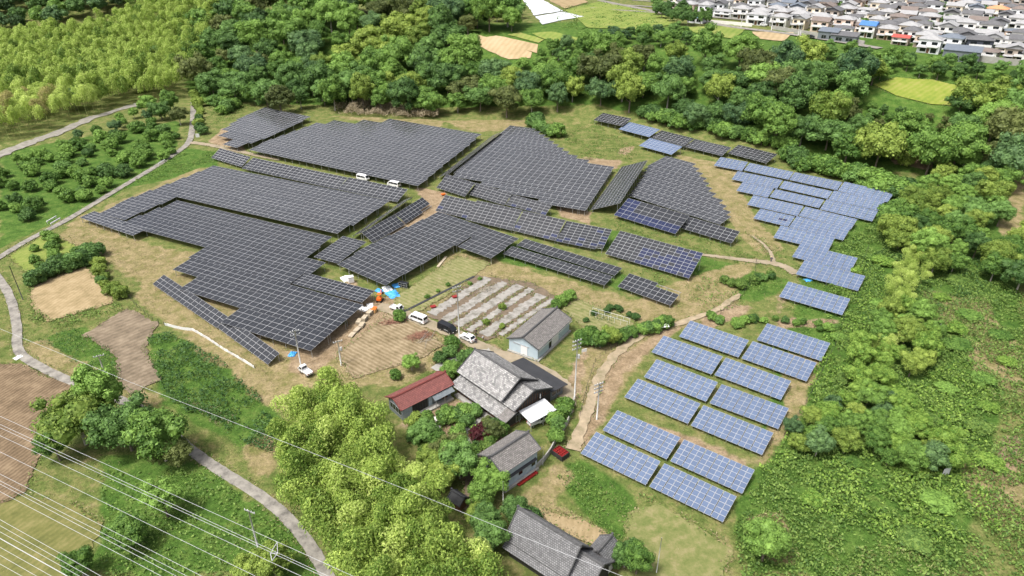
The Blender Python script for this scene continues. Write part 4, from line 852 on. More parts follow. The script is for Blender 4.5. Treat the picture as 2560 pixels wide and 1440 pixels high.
for x, y in scatter(GARD, 40, 1.9):
    if any((x - a) ** 2 + (y - b) ** 2 < (c + .9) ** 2 for a, b, c in ROADPTS): continue
    plant(SHRUB[random.randrange(4)], 'garden_shrub', (x, y, 0), random.uniform(.45, .95), random.choice(['leaf_mid', 'leaf_dark', 'leaf_olive', 'leaf_weed']), 'clipped round shrub in the farmhouse garden', 'shrub', 'clipped shrubs of the farmhouse garden', trunk='stem')
# orchard, hedges, scrub
for x, y in scatter([(0, 420), (130, 385), (260, 345), (380, 310), (450, 340), (440, 385), (360, 430), (250, 490), (120, 540), (0, 570)], 62, 5.2):
    k = random.random(); plant(SHRUB[random.randrange(4)], 'citrus_bush', (x, y, 0), random.uniform(.9, 1.75), 'leaf_dark' if k < .25 else 'leaf_mid', 'rounded citrus bush in the orchard left of the road', 'bush', 'citrus bushes in the left orchard', trunk='stem')
for x, y in scatter([(60, 640), (120, 595), (220, 640), (90, 680)], 9, 4): plant(SHRUB[random.randrange(4)], 'citrus_bush', (x, y, 0), random.uniform(.7, 1.05), 'leaf_mid', 'small bush dotted on the fenced grass plot by the road', 'bush', 'bushes on the fenced grass plot', trunk='stem')
def hedge(px, n_, s, m, label, group, jit=1.2):
    for i in range(n_):
        t = i / max(1, n_ - 1) * (len(px) - 1); k = min(int(t), len(px) - 2); q = G(*px[k]).lerp(G(*px[k + 1]), t - k); q += Vector((random.uniform(-jit, jit), random.uniform(-jit, jit), 0))
        plant(SHRUB[i % 4], 'hedge_bush', q, s * random.uniform(.75, 1.25), m if random.random() < .75 else 'leaf_dark', label, 'bush', group, trunk='stem')
hedge([(85, 712), (150, 680), (210, 660), (235, 640)], 16, 1.25, 'leaf_dark', 'dark bush in the hedge between the grass plot and the stubble plot', 'hedge between the left plots')
hedge([(240, 655), (262, 700), (300, 745)], 10, .9, 'leaf_yellow', 'yellowish bush in the overgrown strip right of the stubble plot', 'bushes right of the stubble plot')
cover_later = [(70, 720), (82, 712), (92, 770), (125, 800), (290, 752), (310, 775), (130, 832), (75, 800)]
hedge([(490, 240), (500, 290), (505, 335)], 12, 1.3, 'leaf_yellow', 'bright bush on the right verge where the road enters the wood', 'bushes at the wood road')
hedge([(520, 262), (590, 266), (560, 285)], 12, 1.6, 'leaf_mid', 'green bush below the wood at the back left array', 'bushes by the back left array')
hedge([(1330, 312), (1360, 330), (1385, 340)], 9, 1.7, 'leaf_mid', 'bush above the upper right edge of the central slope array', 'bushes above the central slope array')
hedge([(1600, 290), (1660, 306), (1740, 324), (1840, 346), (1900, 358), (1960, 372)], 38, 1.8, 'leaf_mid', 'bush on the bank behind the wood-edge solar tables', 'bushes behind the wood-edge tables', 2.5)
hedge([(1960, 410), (2040, 425), (2130, 455), (2220, 480), (2250, 500)], 36, 1.9, 'leaf_mid', 'bush on the bank behind the blue terrace', 'bushes behind the blue terrace', 3)
hedge([(1440, 845), (1500, 862), (1570, 842), (1620, 828), (1660, 815)], 22, .8, 'leaf_mid', 'bush along the wire fence below the vegetable plot', 'bushes along the wire fence', .8)
hedge([(1470, 800), (1540, 770), (1580, 795)], 8, .5, 'leaf_crop', 'vegetable bush on the plot behind the barn', 'vegetables behind the barn', .8)
hedge([(1800, 700), (1850, 720), (1900, 700), (1940, 690)], 10, .7, 'leaf_weed', 'weedy bush on the bank by the footpath fork', 'weeds by the footpath fork', 2)
hedge([(1770, 796), (1850, 818), (1885, 800), (1990, 806), (2080, 826)], 22, .55, 'leaf_mid', 'scrub bush between the lone blue table and the two-column tables', 'scrub between the blue tables', 1.5)
RS = [(2290, 500), (2350, 440), (2430, 420), (2520, 480), (2500, 560), (2440, 640), (2560, 640), (2560, 760), (2440, 700), (2330, 700), (2290, 640), (2230, 650), (2215, 570)]
for x, y in scatter(RS, 60, 6.0): plant(TREEP[random.randrange(9)], 'scrub_tree', (x, y, float(H(x, y))), random.uniform(.5, .85), random.choice(['leaf_mid', 'leaf_dark', 'leaf_mid', 'leaf_yellow']), 'scrub tree on the right-hand slope beside the blue terrace', 'tree', 'scrub trees right of the blue terrace')
RS2 = [(2170, 800), (2240, 780), (2330, 830), (2330, 900), (2300, 960), (2200, 970), (2160, 1010), (2110, 980)]
for x, y in scatter(RS2, 26, 4.5): plant(TREEP[random.randrange(9)], 'scrub_tree', (x, y, 0), random.uniform(.35, .6), random.choice(['leaf_mid', 'leaf_kudzu', 'leaf_mid', 'leaf_yellow']), 'scrub tree on the right slope level with the two-column tables', 'tree', 'scrub trees right of the two-column tables')
RS3 = [(1960, 1090), (2060, 1020), (2200, 1000), (2360, 1120), (2380, 1180), (2260, 1180), (2100, 1130), (1990, 1150)]
for x, y in scatter(RS3, 40, 3.2): plant(TREEP[random.randrange(9)], 'scrub_tree', (x, y, 0), random.uniform(.28, .5), random.choice(['leaf_mid', 'leaf_kudzu', 'leaf_mid', 'leaf_yellow', 'leaf_blue']), 'bushy scrub tree on the slope below the last blue tables', 'tree', 'scrub trees on the lower right slope')
for i, (x, y) in enumerate(scatter([(2210, 760), (2250, 680), (2290, 630), (2320, 680), (2280, 760), (2230, 790)], 34, 1.8)): bamboo((x, y, -.2), random.uniform(.55, .75), 'leaf_bamboo_far', 'young yellow bamboo in the patch on the right-hand slope', 'bamboo patch on the right slope', i)
for i, (x, y) in enumerate(scatter([(2170, 880), (2240, 850), (2230, 900), (2160, 930)], 9, 2.2)): bamboo((x, y, -.2), random.uniform(.45, .6), 'leaf_bamboo_far', 'small yellow bamboo tuft below the right-hand bamboo patch', 'small bamboo tufts on the right slope', i)
for x, y in scatter([(2200, 372), (2300, 388), (2325, 420), (2240, 412)], 7, 6): plant(SHRUB[random.randrange(4)], 'fruit_tree', (x, y, float(H(x, y))), 1.6, 'leaf_yellow', 'thin fruit tree in the sandy clearing at the right', 'tree', 'fruit trees in the sandy clearing', trunk='stem')
big(2395, 292, .9, 'leaf_dark', 'dark tree at the right corner of the yellow meadow', 2); big(2120, 330, .9, 'leaf_olive', 'brownish conifer above the sandy clearing', 0, 1.2, CONE); big(2345, 400, 1.0, 'leaf_olive', 'brown-green conifer right of the sandy clearing', 1, 1.2, CONE); big(2160, 380, .8, 'leaf_dark', 'small conifer left of the sandy clearing', 1, 1.0, CONE)
for i, (px, py) in enumerate([(1720, 60), (1735, 62), (1765, 62), (1772, 66), (1750, 64)]): big(px, py, .8, 'leaf_dark', '%s dark clipped conifer beside the blue-roofed shed' % ORD[i], i, .8, CONE)

# ------------------------------------------------------------------ ground cover (uncountable leaves and blades)
def cover(name, poly, dens, size, mtl, label, zr=(.1, .6), clump=.5, up=.8, aspect=.62, clear=(), cat='weeds', cs=.5):
    W_ = [G(*q) for q in poly]; x0, x1 = min(q.x for q in W_), max(q.x for q in W_); y0, y1 = min(q.y for q in W_), max(q.y for q in W_)
    n_ = int((x1 - x0) * (y1 - y0) * dens); c = np.stack([rng.uniform(x0, x1, n_), rng.uniform(y0, y1, n_)], 1)
    m = inpoly(c[:, 0] + 1.2 * noise2(c[:, 0], c[:, 1], .5, 21), c[:, 1] + 1.2 * noise2(c[:, 0], c[:, 1], .5, 22), [(q.x, q.y) for q in W_])
    nzv_ = noise2(c[:, 0], c[:, 1], cs, 31); m &= nzv_ > (clump - .5) * 1.2 + rng.normal(0, .12, n_)
    if clear:
        px, py = proj(c[:, 0], c[:, 1], H(c[:, 0], c[:, 1]))
        for cl in clear: m &= ~inpoly(px, py, cl)
    rp = np.array(ROADPTS)
    ci = np.nonzero(m)[0]
    for k0 in range(0, len(ci), 20000):
        cc = c[ci[k0:k0 + 20000]]; d2 = (cc[:, None, 0] - rp[None, :, 0]) ** 2 + (cc[:, None, 1] - rp[None, :, 1]) ** 2 < (rp[None, :, 2] * 1.02) ** 2
        m[ci[k0:k0 + 20000]] &= ~d2.any(1)
    c = c[m]; hh = zr[0] + (zr[1] - zr[0]) * np.clip(.5 + nzv_[m] * 1.1, 0, 1) * rng.uniform(.4, 1, len(c))
    p_ = np.stack([c[:, 0], c[:, 1], H(c[:, 0], c[:, 1]) - .05 + hh], 1)
    nn = rng.normal(size=p_.shape) * .6 + np.array([0, 0, up]); nn /= np.linalg.norm(nn, axis=1, keepdims=True)
    v, f = leaf_quads(p_, nn, size * rng.uniform(.6, 1.4, len(c)), rng, aspect=aspect, droop=.15)
    return tag(link(name, npmesh(name, v, f, mtl)), label, cat, kind='stuff')
RIGHT = [(2060, 640), (2240, 520), (2420, 660), (2560, 740), (2640, 900), (2640, 1460), (1860, 1460), (1830, 1330), (1900, 1200), (2000, 1060), (2090, 880)]
cover('undergrowth', RIGHT, 15.0, .46, 'leaf_weed', 'green undergrowth carpeting the right-hand slope', (.1, 1.5), .30)
cover('undergrowth', cover_later, 9.0, .4, 'leaf_weed', 'weeds on the rim of the stubble plot', (.05, .7), .4)
for x, y in scatter([(2110, 680), (2240, 560), (2420, 700), (2520, 820), (2520, 1000), (2440, 1400), (1960, 1400), (1880, 1260), (2000, 1080), (2090, 900)], 34, 7):
    plant(SHRUB[random.randrange(4)], 'scrub_bush', (x, y, 0), random.uniform(.8, 1.6), random.choice(['leaf_kudzu', 'leaf_mid', 'leaf_weed']), 'leafy bush in the undergrowth of the right-hand slope', 'bush', 'bushes on the right-hand slope', trunk='stem', sz=random.uniform(.4, .7))
cover('kudzu', [(2000, 1200), (2120, 1130), (2400, 1000), (2480, 1080), (2450, 1200), (2500, 1330), (2300, 1370), (2100, 1300), (2000, 1290)], 9.0, .5, 'leaf_kudzu', 'bright kudzu vines over the lower right slope', (.3, 1.5), .42)
cover('kudzu', [(2090, 700), (2190, 640), (2250, 700), (2200, 800), (2130, 900), (2060, 1000), (2000, 1120), (1930, 1200), (1900, 1180), (2010, 1010)], 9.0, .5, 'leaf_kudzu', 'bright vines pressed up against the right side of the blue tables', (.2, 1.3), .42)
cover('kudzu', [(2240, 960), (2420, 900), (2480, 1000), (2380, 1060), (2280, 1040)], 8.0, .5, 'leaf_kudzu', 'bright kudzu vines on the middle of the right slope', (.3, 1.4), .42)
cover('vine_mat', [(2140, 660), (2340, 500), (2470, 640), (2480, 720), (2330, 800), (2200, 820), (2120, 780)], 7.0, .5, 'leaf_vine', 'dark green vine mat around the yellow bamboo patch', (.2, 1.3), .45)
cover('dry_grass', [(2400, 1130), (2640, 1120), (2640, 1340), (2480, 1320)], 7.0, .5, 'leaf_dry', 'straw-coloured tall grass at the right edge', (.1, .6), .5, up=.2, aspect=.2)
cover('kudzu', [(372, 850), (420, 832), (540, 895), (640, 980), (690, 1060), (680, 1150), (600, 1100), (500, 1040), (400, 985)], 13.0, .46, 'leaf_vine', 'dark green vines on the bank below the white boards', (.2, 1.5), .40)
cover('undergrowth', [(95, 852), (190, 822), (270, 870), (300, 930), (340, 985), (270, 960), (190, 910)], 9.0, .4, 'leaf_vine', 'green reeds beside the mud paddy', (.15, .9), .4, up=.4, aspect=.4)
cover('undergrowth', [(240, 1180), (480, 1170), (600, 1235), (720, 1320), (770, 1440), (220, 1460), (270, 1330)], 7.0, .42, 'leaf_weed', 'bright weeds on the slope under the power lines', (.1, .8), .42)
cover('undergrowth', [(1385, 1190), (1450, 1160), (1640, 1240), (1560, 1350), (1500, 1330), (1440, 1250)], 9.0, .38, 'leaf_weed', 'bright green weeds in front of the nearest blue tables', (.1, .8), .42)
cover('undergrowth', [(1500, 620), (1760, 690), (1960, 700), (1880, 760), (1720, 800), (1640, 720)], 6.0, .38, 'leaf_weed', 'green weeds on the bank between dark and blue tables', (.05, .6), .55)
cover('undergrowth', [(1400, 335), (1480, 300), (1600, 370), (1580, 400), (1450, 400)], 5.0, .4, 'leaf_weed', 'grass in the hollow beside the central slope array', (.05, .4), .5, up=.4)
cover('undergrowth', [(1480, 560), (1540, 545), (1840, 615), (1960, 680), (1780, 650), (1560, 580)], 6.0, .36, 'leaf_weed', 'grass strip between the navy tables', (.05, .4), .5, up=.4)
cover('undergrowth', [(300, 475), (440, 385), (540, 380), (560, 410), (430, 440)], 6.0, .4, 'leaf_weed', 'grass verge between the road and the upper left array', (.05, .5), .45, up=.4)
cover('undergrowth', [(1860, 570), (1990, 640), (2060, 600), (2160, 590), (2260, 520), (2240, 500), (2150, 560), (2100, 640), (2160, 700), (2180, 700), (2000, 880), (1900, 870), (1960, 780)], 4.0, .36, 'leaf_weed', 'patchy grass around the blue terrace', (.05, .4), .52, up=.4)
cover('dry_grass', [(150, 585), (330, 605), (520, 640), (440, 720), (600, 840), (720, 900), (700, 980), (560, 880), (420, 800), (330, 740), (300, 690)], 5.0, .34, 'leaf_dry', 'dry grass on the tan banks around the strip tables', (.0, .25), .52, up=.3, aspect=.25)
cover('dry_grass', [(1000, 790), (1150, 640), (1240, 660), (1700, 790), (1500, 800), (1300, 700)], 4.0, .34, 'leaf_dry', 'dry grass on the tan strip below the narrow tables', (.0, .25), .54, up=.3, aspect=.25)
cover('reed_bed', [(835, 268), (900, 262), (985, 268), (1100, 290), (1090, 300), (850, 290)], 14.0, 1.1, 'leaf_reed', 'tall straw-coloured reeds along the wood behind the biggest array', (.3, 4.6), .4, up=.15, aspect=.18, cat='reeds')
cover('crop_rows', [(1470, 765), (1510, 775), (1570, 800), (1545, 815), (1480, 800)], 8, .3, 'leaf_crop', 'leafy crop rows on the vegetable plot', (.05, .45), .5)
cover('undergrowth', [(520, 262), (620, 262), (640, 272), (590, 300), (530, 310)], 4.0, .4, 'leaf_weed', 'grass on the slope at the back left array', (.05, .4), .45, up=.4)
cover('undergrowth', [(1380, 20), (1520, 0), (1700, 55), (1560, 76), (1400, 72)], .9, .9, 'leaf_weed', 'rough grass beyond the wood by the white fields', (.05, .5), .5)

cover('dead_stalks', [(470, 1000), (540, 1010), (640, 1070), (690, 1120), (640, 1120), (520, 1060)], 7, .6, 'leaf_reed', 'pale dead stalks among the vines below the white boards', (.1, .9), .5, up=.2, aspect=.16)
SITE = [(-20, 660), (200, 530), (520, 380), (900, 300), (1300, 300), (1500, 270), (1960, 400), (2260, 500), (2110, 860), (1900, 1240), (1840, 1450), (1260, 1450), (1200, 1150), (1000, 950), (700, 950), (640, 1200), (780, 1450), (-20, 1450), (-20, 700)]
ARRPX = [[(626, 374), (784, 310), (913, 299), (1200, 336), (1048, 464)], [(521, 420), (966, 508), (827, 583), (326, 591), (204, 542)], [(444, 500), (826, 592), (937, 727), (778, 876), (649, 834), (441, 670), (324, 552)], [(1090, 534), (1295, 598), (964, 712), (852, 663)], [(1272, 315), (1534, 418), (1465, 524), (1130, 435)]]
cover('short_grass', SITE, 2.6, .3, 'leaf_weed', 'short patchy grass over the whole solar site', (.0, .22), .56, up=.4, aspect=.3, clear=PATCHPX + ARRPX + Z_SOIL, cat='grass', cs=.25)
cover('dry_grass', SITE, 2.6, .32, 'leaf_dry', 'scattered dry tufts over the whole solar site', (.0, .2), .6, up=.3, aspect=.22, clear=PATCHPX[:1] + ARRPX, cat='grass', cs=.4)

EW = []
for pl in PATCHPX:
    P_ = [G(*q) for q in pl]
    if P_[0].y > 300: continue
    for i in range(len(P_)):
        a, b = P_[i], P_[(i + 1) % len(P_)]; n_ = int((b - a).length * 14); t = rng.uniform(0, 1, n_); EW.append(np.stack([a.x + (b.x - a.x) * t + rng.normal(0, .5, n_), a.y + (b.y - a.y) * t + rng.normal(0, .5, n_)], 1))
for x, y, hw in ROADPTS:
    if y < 300: n_ = 26; th = rng.uniform(0, 6.283, n_); EW.append(np.stack([x + np.cos(th) * (hw + .25 + abs(rng.normal(0, .4, n_))), y + np.sin(th) * (hw + .25 + abs(rng.normal(0, .4, n_)))], 1))
EW = np.concatenate(EW); rp = np.array(ROADPTS); kp = np.ones(len(EW), bool)
for k0 in range(0, len(EW), 20000):
    cc = EW[k0:k0 + 20000]; kp[k0:k0 + 20000] = ~(((cc[:, None, 0] - rp[None, :, 0]) ** 2 + (cc[:, None, 1] - rp[None, :, 1]) ** 2) < (rp[None, :, 2] + .02) ** 2).any(1)
EW = EW[kp]; EW = EW[noise2(EW[:, 0], EW[:, 1], .4, 77) > -.12]
for nm_, mt_, lb_, sel in (('edge_weeds', 'leaf_weed', 'green weeds fringing the roads and plots', slice(0, None, 2)), ('edge_grass', 'leaf_dry', 'dry grass fringing the roads and plots', slice(1, None, 2))):
    e = EW[sel]; p_ = np.stack([e[:, 0], e[:, 1], H(e[:, 0], e[:, 1]) + rng.uniform(.05, .4, len(e))], 1); nn = rng.normal(size=p_.shape) * .6 + np.array([0, 0, .5]); nn /= np.linalg.norm(nn, axis=1, keepdims=True)
    v, f = leaf_quads(p_, nn, .34 * rng.uniform(.6, 1.4, len(e)), rng, aspect=.45, droop=.15); tag(link(nm_, npmesh(nm_, v, f, mt_)), lb_, 'weeds', kind='stuff')

for pl_, lb_ in (([(2300, 720), (2470, 750), (2520, 860), (2430, 900), (2330, 800)], 'pale tall grass on the upper right slope'), ([(1870, 1290), (1950, 1260), (2000, 1400), (1900, 1420)], 'pale tall grass beside the last blue table'), ([(2440, 900), (2560, 880), (2600, 1060), (2480, 1020)], 'pale tall grass at the right edge of the slope'), ([(2060, 1340), (2300, 1380), (2400, 1450), (2080, 1450)], 'pale tall grass at the bottom of the right slope')):
    cover('tall_grass', pl_, 9.0, .6, 'leaf_straw', lb_, (.3, 1.2), .46, up=.2, aspect=.2, cat='grass')
# ------------------------------------------------------------------ buildings
class Frame:
    """local frame of a building: origin at its near ground corner, ex and ey along its walls"""
    def __init__(s, A, B, C):
        s.o = G(*B); a = G(*A) - s.o; c = G(*C) - s.o; a.z = c.z = 0
        s.L, s.W = a.length, c.length; ea, ec = a.normalized(), c.normalized()
        ang = (math.atan2(ea.y, ea.x) + math.atan2(ec.y, ec.x) + math.pi / 2) / 2     # split the error between both walls
        if abs(((math.atan2(ec.y, ec.x) + math.pi / 2) - math.atan2(ea.y, ea.x) + math.pi) % (2 * math.pi) - math.pi) > 1: ang = math.atan2(ea.y, ea.x)
        s.ang = ang
def root_at(fr, name, label, cat='house'):
    # x axis runs from the near corner along the right-hand wall, y along the left-hand wall
    return empty(name, fr.o, fr.ang - math.pi / 2, label, cat)
def gable(mb, x0, x1, y0, y1, z0, z1, rh, axis, mi=0):
    """walls up to the eaves plus the gable triangles"""
    if axis == 'x': ends = [[(x, y0, z0), (x, y1, z0), (x, y1, z1), (x, (y0 + y1) / 2, z1 + rh), (x, y0, z1)] for x in (x0, x1)]
    else: ends = [[(x0, y, z0), (x1, y, z0), (x1, y, z1), ((x0 + x1) / 2, y, z1 + rh), (x0, y, z1)] for y in (y0, y1)]
    a, b = ends; n_ = 5
    mb.face(a, mi); mb.face(b[::-1], mi)
    for i in (0, 1, 4):
        j = (i + 1) % 5; mb.face([a[i], b[i], b[j], a[j]], mi)
def slab(mb, p0, p1, p2, p3, t=.16, mi=0):
    """roof slab p0-p1 eave, p2-p3 ridge, tiles laid in metres on its uv map"""
    p = [Vector(q) for q in (p0, p1, p2, p3)]; nn = (p[1] - p[0]).cross(p[3] - p[0]).normalized()
    if nn.z < 0: nn = -nn
    L = (p[1] - p[0]).length; S_ = (p[3] - p[0]).length
    lo = [q - nn * t for q in p]
    uv = [(0, 0), (L, 0), ((p[2] - p[0]).dot((p[1] - p[0]).normalized()), S_), ((p[3] - p[0]).dot((p[1] - p[0]).normalized()), S_)]
    f = p if (p[1] - p[0]).cross(p[3] - p[0]).z > 0 else p[::-1]; mb.face(f, mi, uv if f is p else uv[::-1]); mb.face([q for q in (lo[::-1] if f is p else lo)], mi)
    for i in range(4): mb.face([lo[i], lo[(i + 1) % 4], p[(i + 1) % 4], p[i]], mi)
def roof(parent, x0, x1, y0, y1, z1, rh, axis, over, oe, mtl, ridge='ridge_tile', name='roof'):
    mb = MB()
    if axis == 'x':
        w2 = (y1 - y0) / 2; dz = rh / w2 * over; ym = (y0 + y1) / 2; a, b = x0 - oe, x1 + oe
        slab(mb, (a, y0 - over, z1 - dz), (b, y0 - over, z1 - dz), (b, ym, z1 + rh + .05), (a, ym, z1 + rh + .05)); slab(mb, (b, y1 + over, z1 - dz), (a, y1 + over, z1 - dz), (a, ym, z1 + rh + .05), (b, ym, z1 + rh + .05))
        rp = [(a - .05, ym), (b + .05, ym)]
    else:
        w2 = (x1 - x0) / 2; dz = rh / w2 * over; xm = (x0 + x1) / 2; a, b = y0 - oe, y1 + oe
        slab(mb, (x0 - over, b, z1 - dz), (x0 - over, a, z1 - dz), (xm, a, z1 + rh + .05), (xm, b, z1 + rh + .05)); slab(mb, (x1 + over, a, z1 - dz), (x1 + over, b, z1 - dz), (xm, b, z1 + rh + .05), (xm, a, z1 + rh + .05))
        rp = [(xm, a - .05), (xm, b + .05)]
    o = mb.build(name, mtl, parent); m2 = MB(); z = z1 + rh + .04
    for e in (0, 1):
        for sd_ in (-1, 1):
            mv = MB(); q0 = rp[e]
            if axis == 'x': lo_ = (q0[0] + (.05 if e == 0 else -.05), ym + sd_ * ((y1 - y0) / 2 + over), z1 - dz + .06)
            else: lo_ = (xm + sd_ * ((x1 - x0) / 2 + over), q0[1] + (.05 if e == 0 else -.05), z1 - dz + .06)
            mv.tube([lo_, (q0[0] + ((.05 if e == 0 else -.05) if axis == 'x' else 0), q0[1] + ((.05 if e == 0 else -.05) if axis == 'y' else 0), z + .06)], .11, 5); mv.build('verge', ridge, o)
    m2.tube([(*rp[0], z), (*rp[1], z)], .26, 6); m2.box(rp[0][0] - .16, rp[0][0] + .16, rp[0][1] - .16, rp[0][1] + .16, z - .15, z + .38); m2.box(rp[1][0] - .16, rp[1][0] + .16, rp[1][1] - .16, rp[1][1] + .16, z - .15, z + .38)
    m2.build('ridge', ridge, o); return o
def part(parent, name, mtl, *boxes):
    mb = MB()
    for b in boxes: mb.box(*b)
    return mb.build(name, mtl, parent)
def window(parent, face, a0, a1, z0, z1, pos, mtl='glass_dark', fm='galv', n_=2):
    """window on a wall: face '-y' lies at y=pos, '-x' at x=pos, '+x' at x=pos"""
    t = .06; e = .05
    def bx(u0, u1, w0, w1, d0, d1):
        if face[1] == 'y': s_ = -1 if face[0] == '-' else 1; return (u0, u1, min(pos + s_ * d0, pos + s_ * d1), max(pos + s_ * d0, pos + s_ * d1), w0, w1)
        s_ = -1 if face[0] == '-' else 1; return (min(pos + s_ * d0, pos + s_ * d1), max(pos + s_ * d0, pos + s_ * d1), u0, u1, w0, w1)
    o = part(parent, 'window', mtl, bx(a0, a1, z0, z1, .005, .035))
    fr = [bx(a0 - t, a1 + t, z1, z1 + t, .005, .07), bx(a0 - t, a1 + t, z0 - t, z0, .005, .07), bx(a0 - t, a0, z0, z1, .005, .07), bx(a1, a1 + t, z0, z1, .005, .07)]
    for k in range(1, n_): x = a0 + (a1 - a0) * k / n_; fr.append(bx(x - .03, x + .03, z0, z1, .036, .065))
    if fm: part(o, 'frame', fm, *fr)
    return o
# light blue barn (near corner B, gable wall to the left, long wall to the right)
fr = Frame((1271.6, 875.5), (1344, 901), (1426, 828.5)); Wb, Lb = fr.L, fr.W
b = root_at(fr, 'barn', 'light blue metal barn with a weathered grey tiled gable roof beside the track', 'barn')
mb = MB(); gable(mb, 0, Lb, 0, Wb, -.2, 3.3, 1.5, 'x'); mb.build('wall', 'wall_blue', b)
roof(b, 0, Lb, 0, Wb, 3.3, 1.5, 'x', .45, .4, 'tile_shed')
part(b, 'plinth', 'concrete', (-.12, Lb + .12, -.5, -.02, -.2, .28), (-.5, -.02, -.5, Wb + .1, -.2, .25))
part(b, 'sliding_door', 'white_paint', (-.08, -.01, Wb * .36, Wb * .58, .3, 2.5)); part(b, 'door_track', 'galv', (-.14, -.02, Wb * .3, Wb * .85, 2.52, 2.62))
part(b, 'sliding_door', 'white_paint', (Lb * .42, Lb * .64, -.07, -.01, .3, 2.7)); part(b, 'opening_shade_sheet', 'glass_dark', (Lb * .34, Lb * .42, -.012, -.004, .3, 2.7))  # dark sheet on the solid wall paints the shade inside the half-open door
part(b, 'eaves_gutter', 'galv', (-.3, Lb + .3, -.6, -.48, 2.72, 2.84))
# red roofed outbuilding
fr = Frame((968, 1024), (1008, 1051), (1137, 998)); Wr, Lr = fr.L, fr.W
b = root_at(fr, 'red_roofed_house', 'long single-storey house with a red tiled roof and grey walls', 'house')
mb = MB(); gable(mb, 0, Lr, 0, Wr, -.2, 3.1, 1.15, 'x'); mb.build('wall', 'wall_grey', b)
roof(b, 0, Lr, 0, Wr, 3.1, 1.15, 'x', .5, .5, 'tile_red', 'red_ridge')
for k in range(6): part(b, 'shutter_panel', 'wall_dark', (Lr * (.2 + k * .052), Lr * (.2 + k * .052) + Lr * .047, -.06, -.008, .35, 2.5))
part(b, 'wall_panel', 'wall_bluegrey', (.02, Lr * .19, -.05, -.01, 0, 2.9)); part(b, 'wall_panel', 'wall_bluegrey', (Lr * .53, Lr * .6, -.05, -.01, 0, 2.9)); part(b, 'wall_panel', 'wall_bluegrey', (Lr * .93, Lr * .99, -.05, -.01, 0, 2.9))
window(b, '-y', Lr * .63, Lr * .72, .9, 2.2, 0); part(b, 'door', 'wood_brown', (Lr * .8, Lr * .92, -.05, -.01, .2, 2.3))
for k in range(4): window(b, '-x', Wr * (.1 + k * .2), Wr * (.1 + k * .2) + Wr * .17, .9, 2.2, 0, n_=1)
mb = MB(); slab(mb, (Lr * .58, -1.5, 2.1), (Lr * 1.0, -1.5, 2.1), (Lr * 1.0, 0, 2.75), (Lr * .58, 0, 2.75), .06); mb.build('porch_roof', 'wall_grey', b)
part(b, 'porch_post', 'galv', (Lr * .6, Lr * .6 + .1, -1.4, -1.3, 0, 2.1)); part(b, 'porch_post', 'galv', (Lr * .78, Lr * .78 + .1, -1.4, -1.3, 0, 2.1)); part(b, 'step', 'concrete', (Lr * .3, Lr * .98, -1.3, -.06, -.1, .3))
# farmhouse: tall main roof, lower wing, pent roof along the front
fr = Frame((1147, 979), (1270, 1072), (1372, 1004)); Lm, Wm = fr.L, fr.W
b = root_at(fr, 'farmhouse', 'old two-tier farmhouse with silvery grey tiled roofs and black board gable', 'house')
# x to the right-hand wall (depth), y along the long front to the upper left
mb = MB(); mb.box(0.0, Wm, 0, Lm, -.2, 2.7); mb.build('wall', 'wood_brown', b)
ux0, ux1 = Wm * .16, Wm * .86
mb = MB(); gable(mb, ux0, ux1, Lm * .22, Lm, 2.71, 4.9, 2.35, 'y'); mb.build('upper_wall', 'wall_dark', b)
roof(b, ux0, ux1, Lm * .24, Lm, 4.95, 2.4, 'y', 1.0, .9, 'tile_silver', name='main_roof')
mb = MB(); gable(mb, ux0, Wm * .98, .05, Lm * .22 - .02, 2.71, 3.95, 1.9, 'y'); mb.build('wing_wall', 'wall_dark', b)
roof(b, ux0, Wm * .98, .05, Lm * .22, 3.97, 1.9, 'y', .6, .5, 'tile_silver', name='wing_roof')
mb = MB(); slab(mb, (-1.2, Lm + .7, 2.35), (-1.2, -.55, 2.35), (ux0 + .05, -.55, 3.3), (ux0 + .05, Lm + .7, 3.3)); mb.build('pent_roof', 'tile_silver', b)
mb = MB(); slab(mb, (-1.15, Lm * .12, 2.44), (-1.15, -.5, 2.44), (ux0, -.5, 3.4), (ux0, Lm * .12, 3.4), .05); mb.build('pent_roof', 'tile_shed', b)
part(b, 'gable_boards', 'wall_dark', (.05, Wm - .05, -.06, -.01, .4, 2.68))
for k in range(12): part(b, 'batten', 'wood_brown', (Wm * (.2 + k * .06), Wm * (.2 + k * .06) + .07, -.05 if k else -.08, -.0 if False else .049, 2.75, 3.6 + .24 * min(k, 11 - k)))
for k in range(5): window(b, '-x', Lm * (.03 + k * .045), Lm * (.03 + k * .045) + Lm * .038, .5, 2.1, 0, mtl='plaster' if k % 2 else 'glass_dark', fm='wood_brown', n_=1)
for k in range(7): window(b, '-x', Lm * (.32 + k * .09), Lm * (.32 + k * .09) + Lm * .07, .4, 2.1, 0, fm='wood_brown')
for k in range(3): window(b, '-y', Wm * (.18 + k * .14), Wm * (.18 + k * .14) + Wm * .1, .5, 2.1, -.06, fm='galv')
part(b, 'veranda', 'concrete', (-1.1, -.02, Lm * .1, Lm * .98, -.1, .3))
part(b, 'vent_pipe', 'white_paint', (Wm * .72, Wm * .72 + .14, -.35, -.2, 2.9, 4.0))
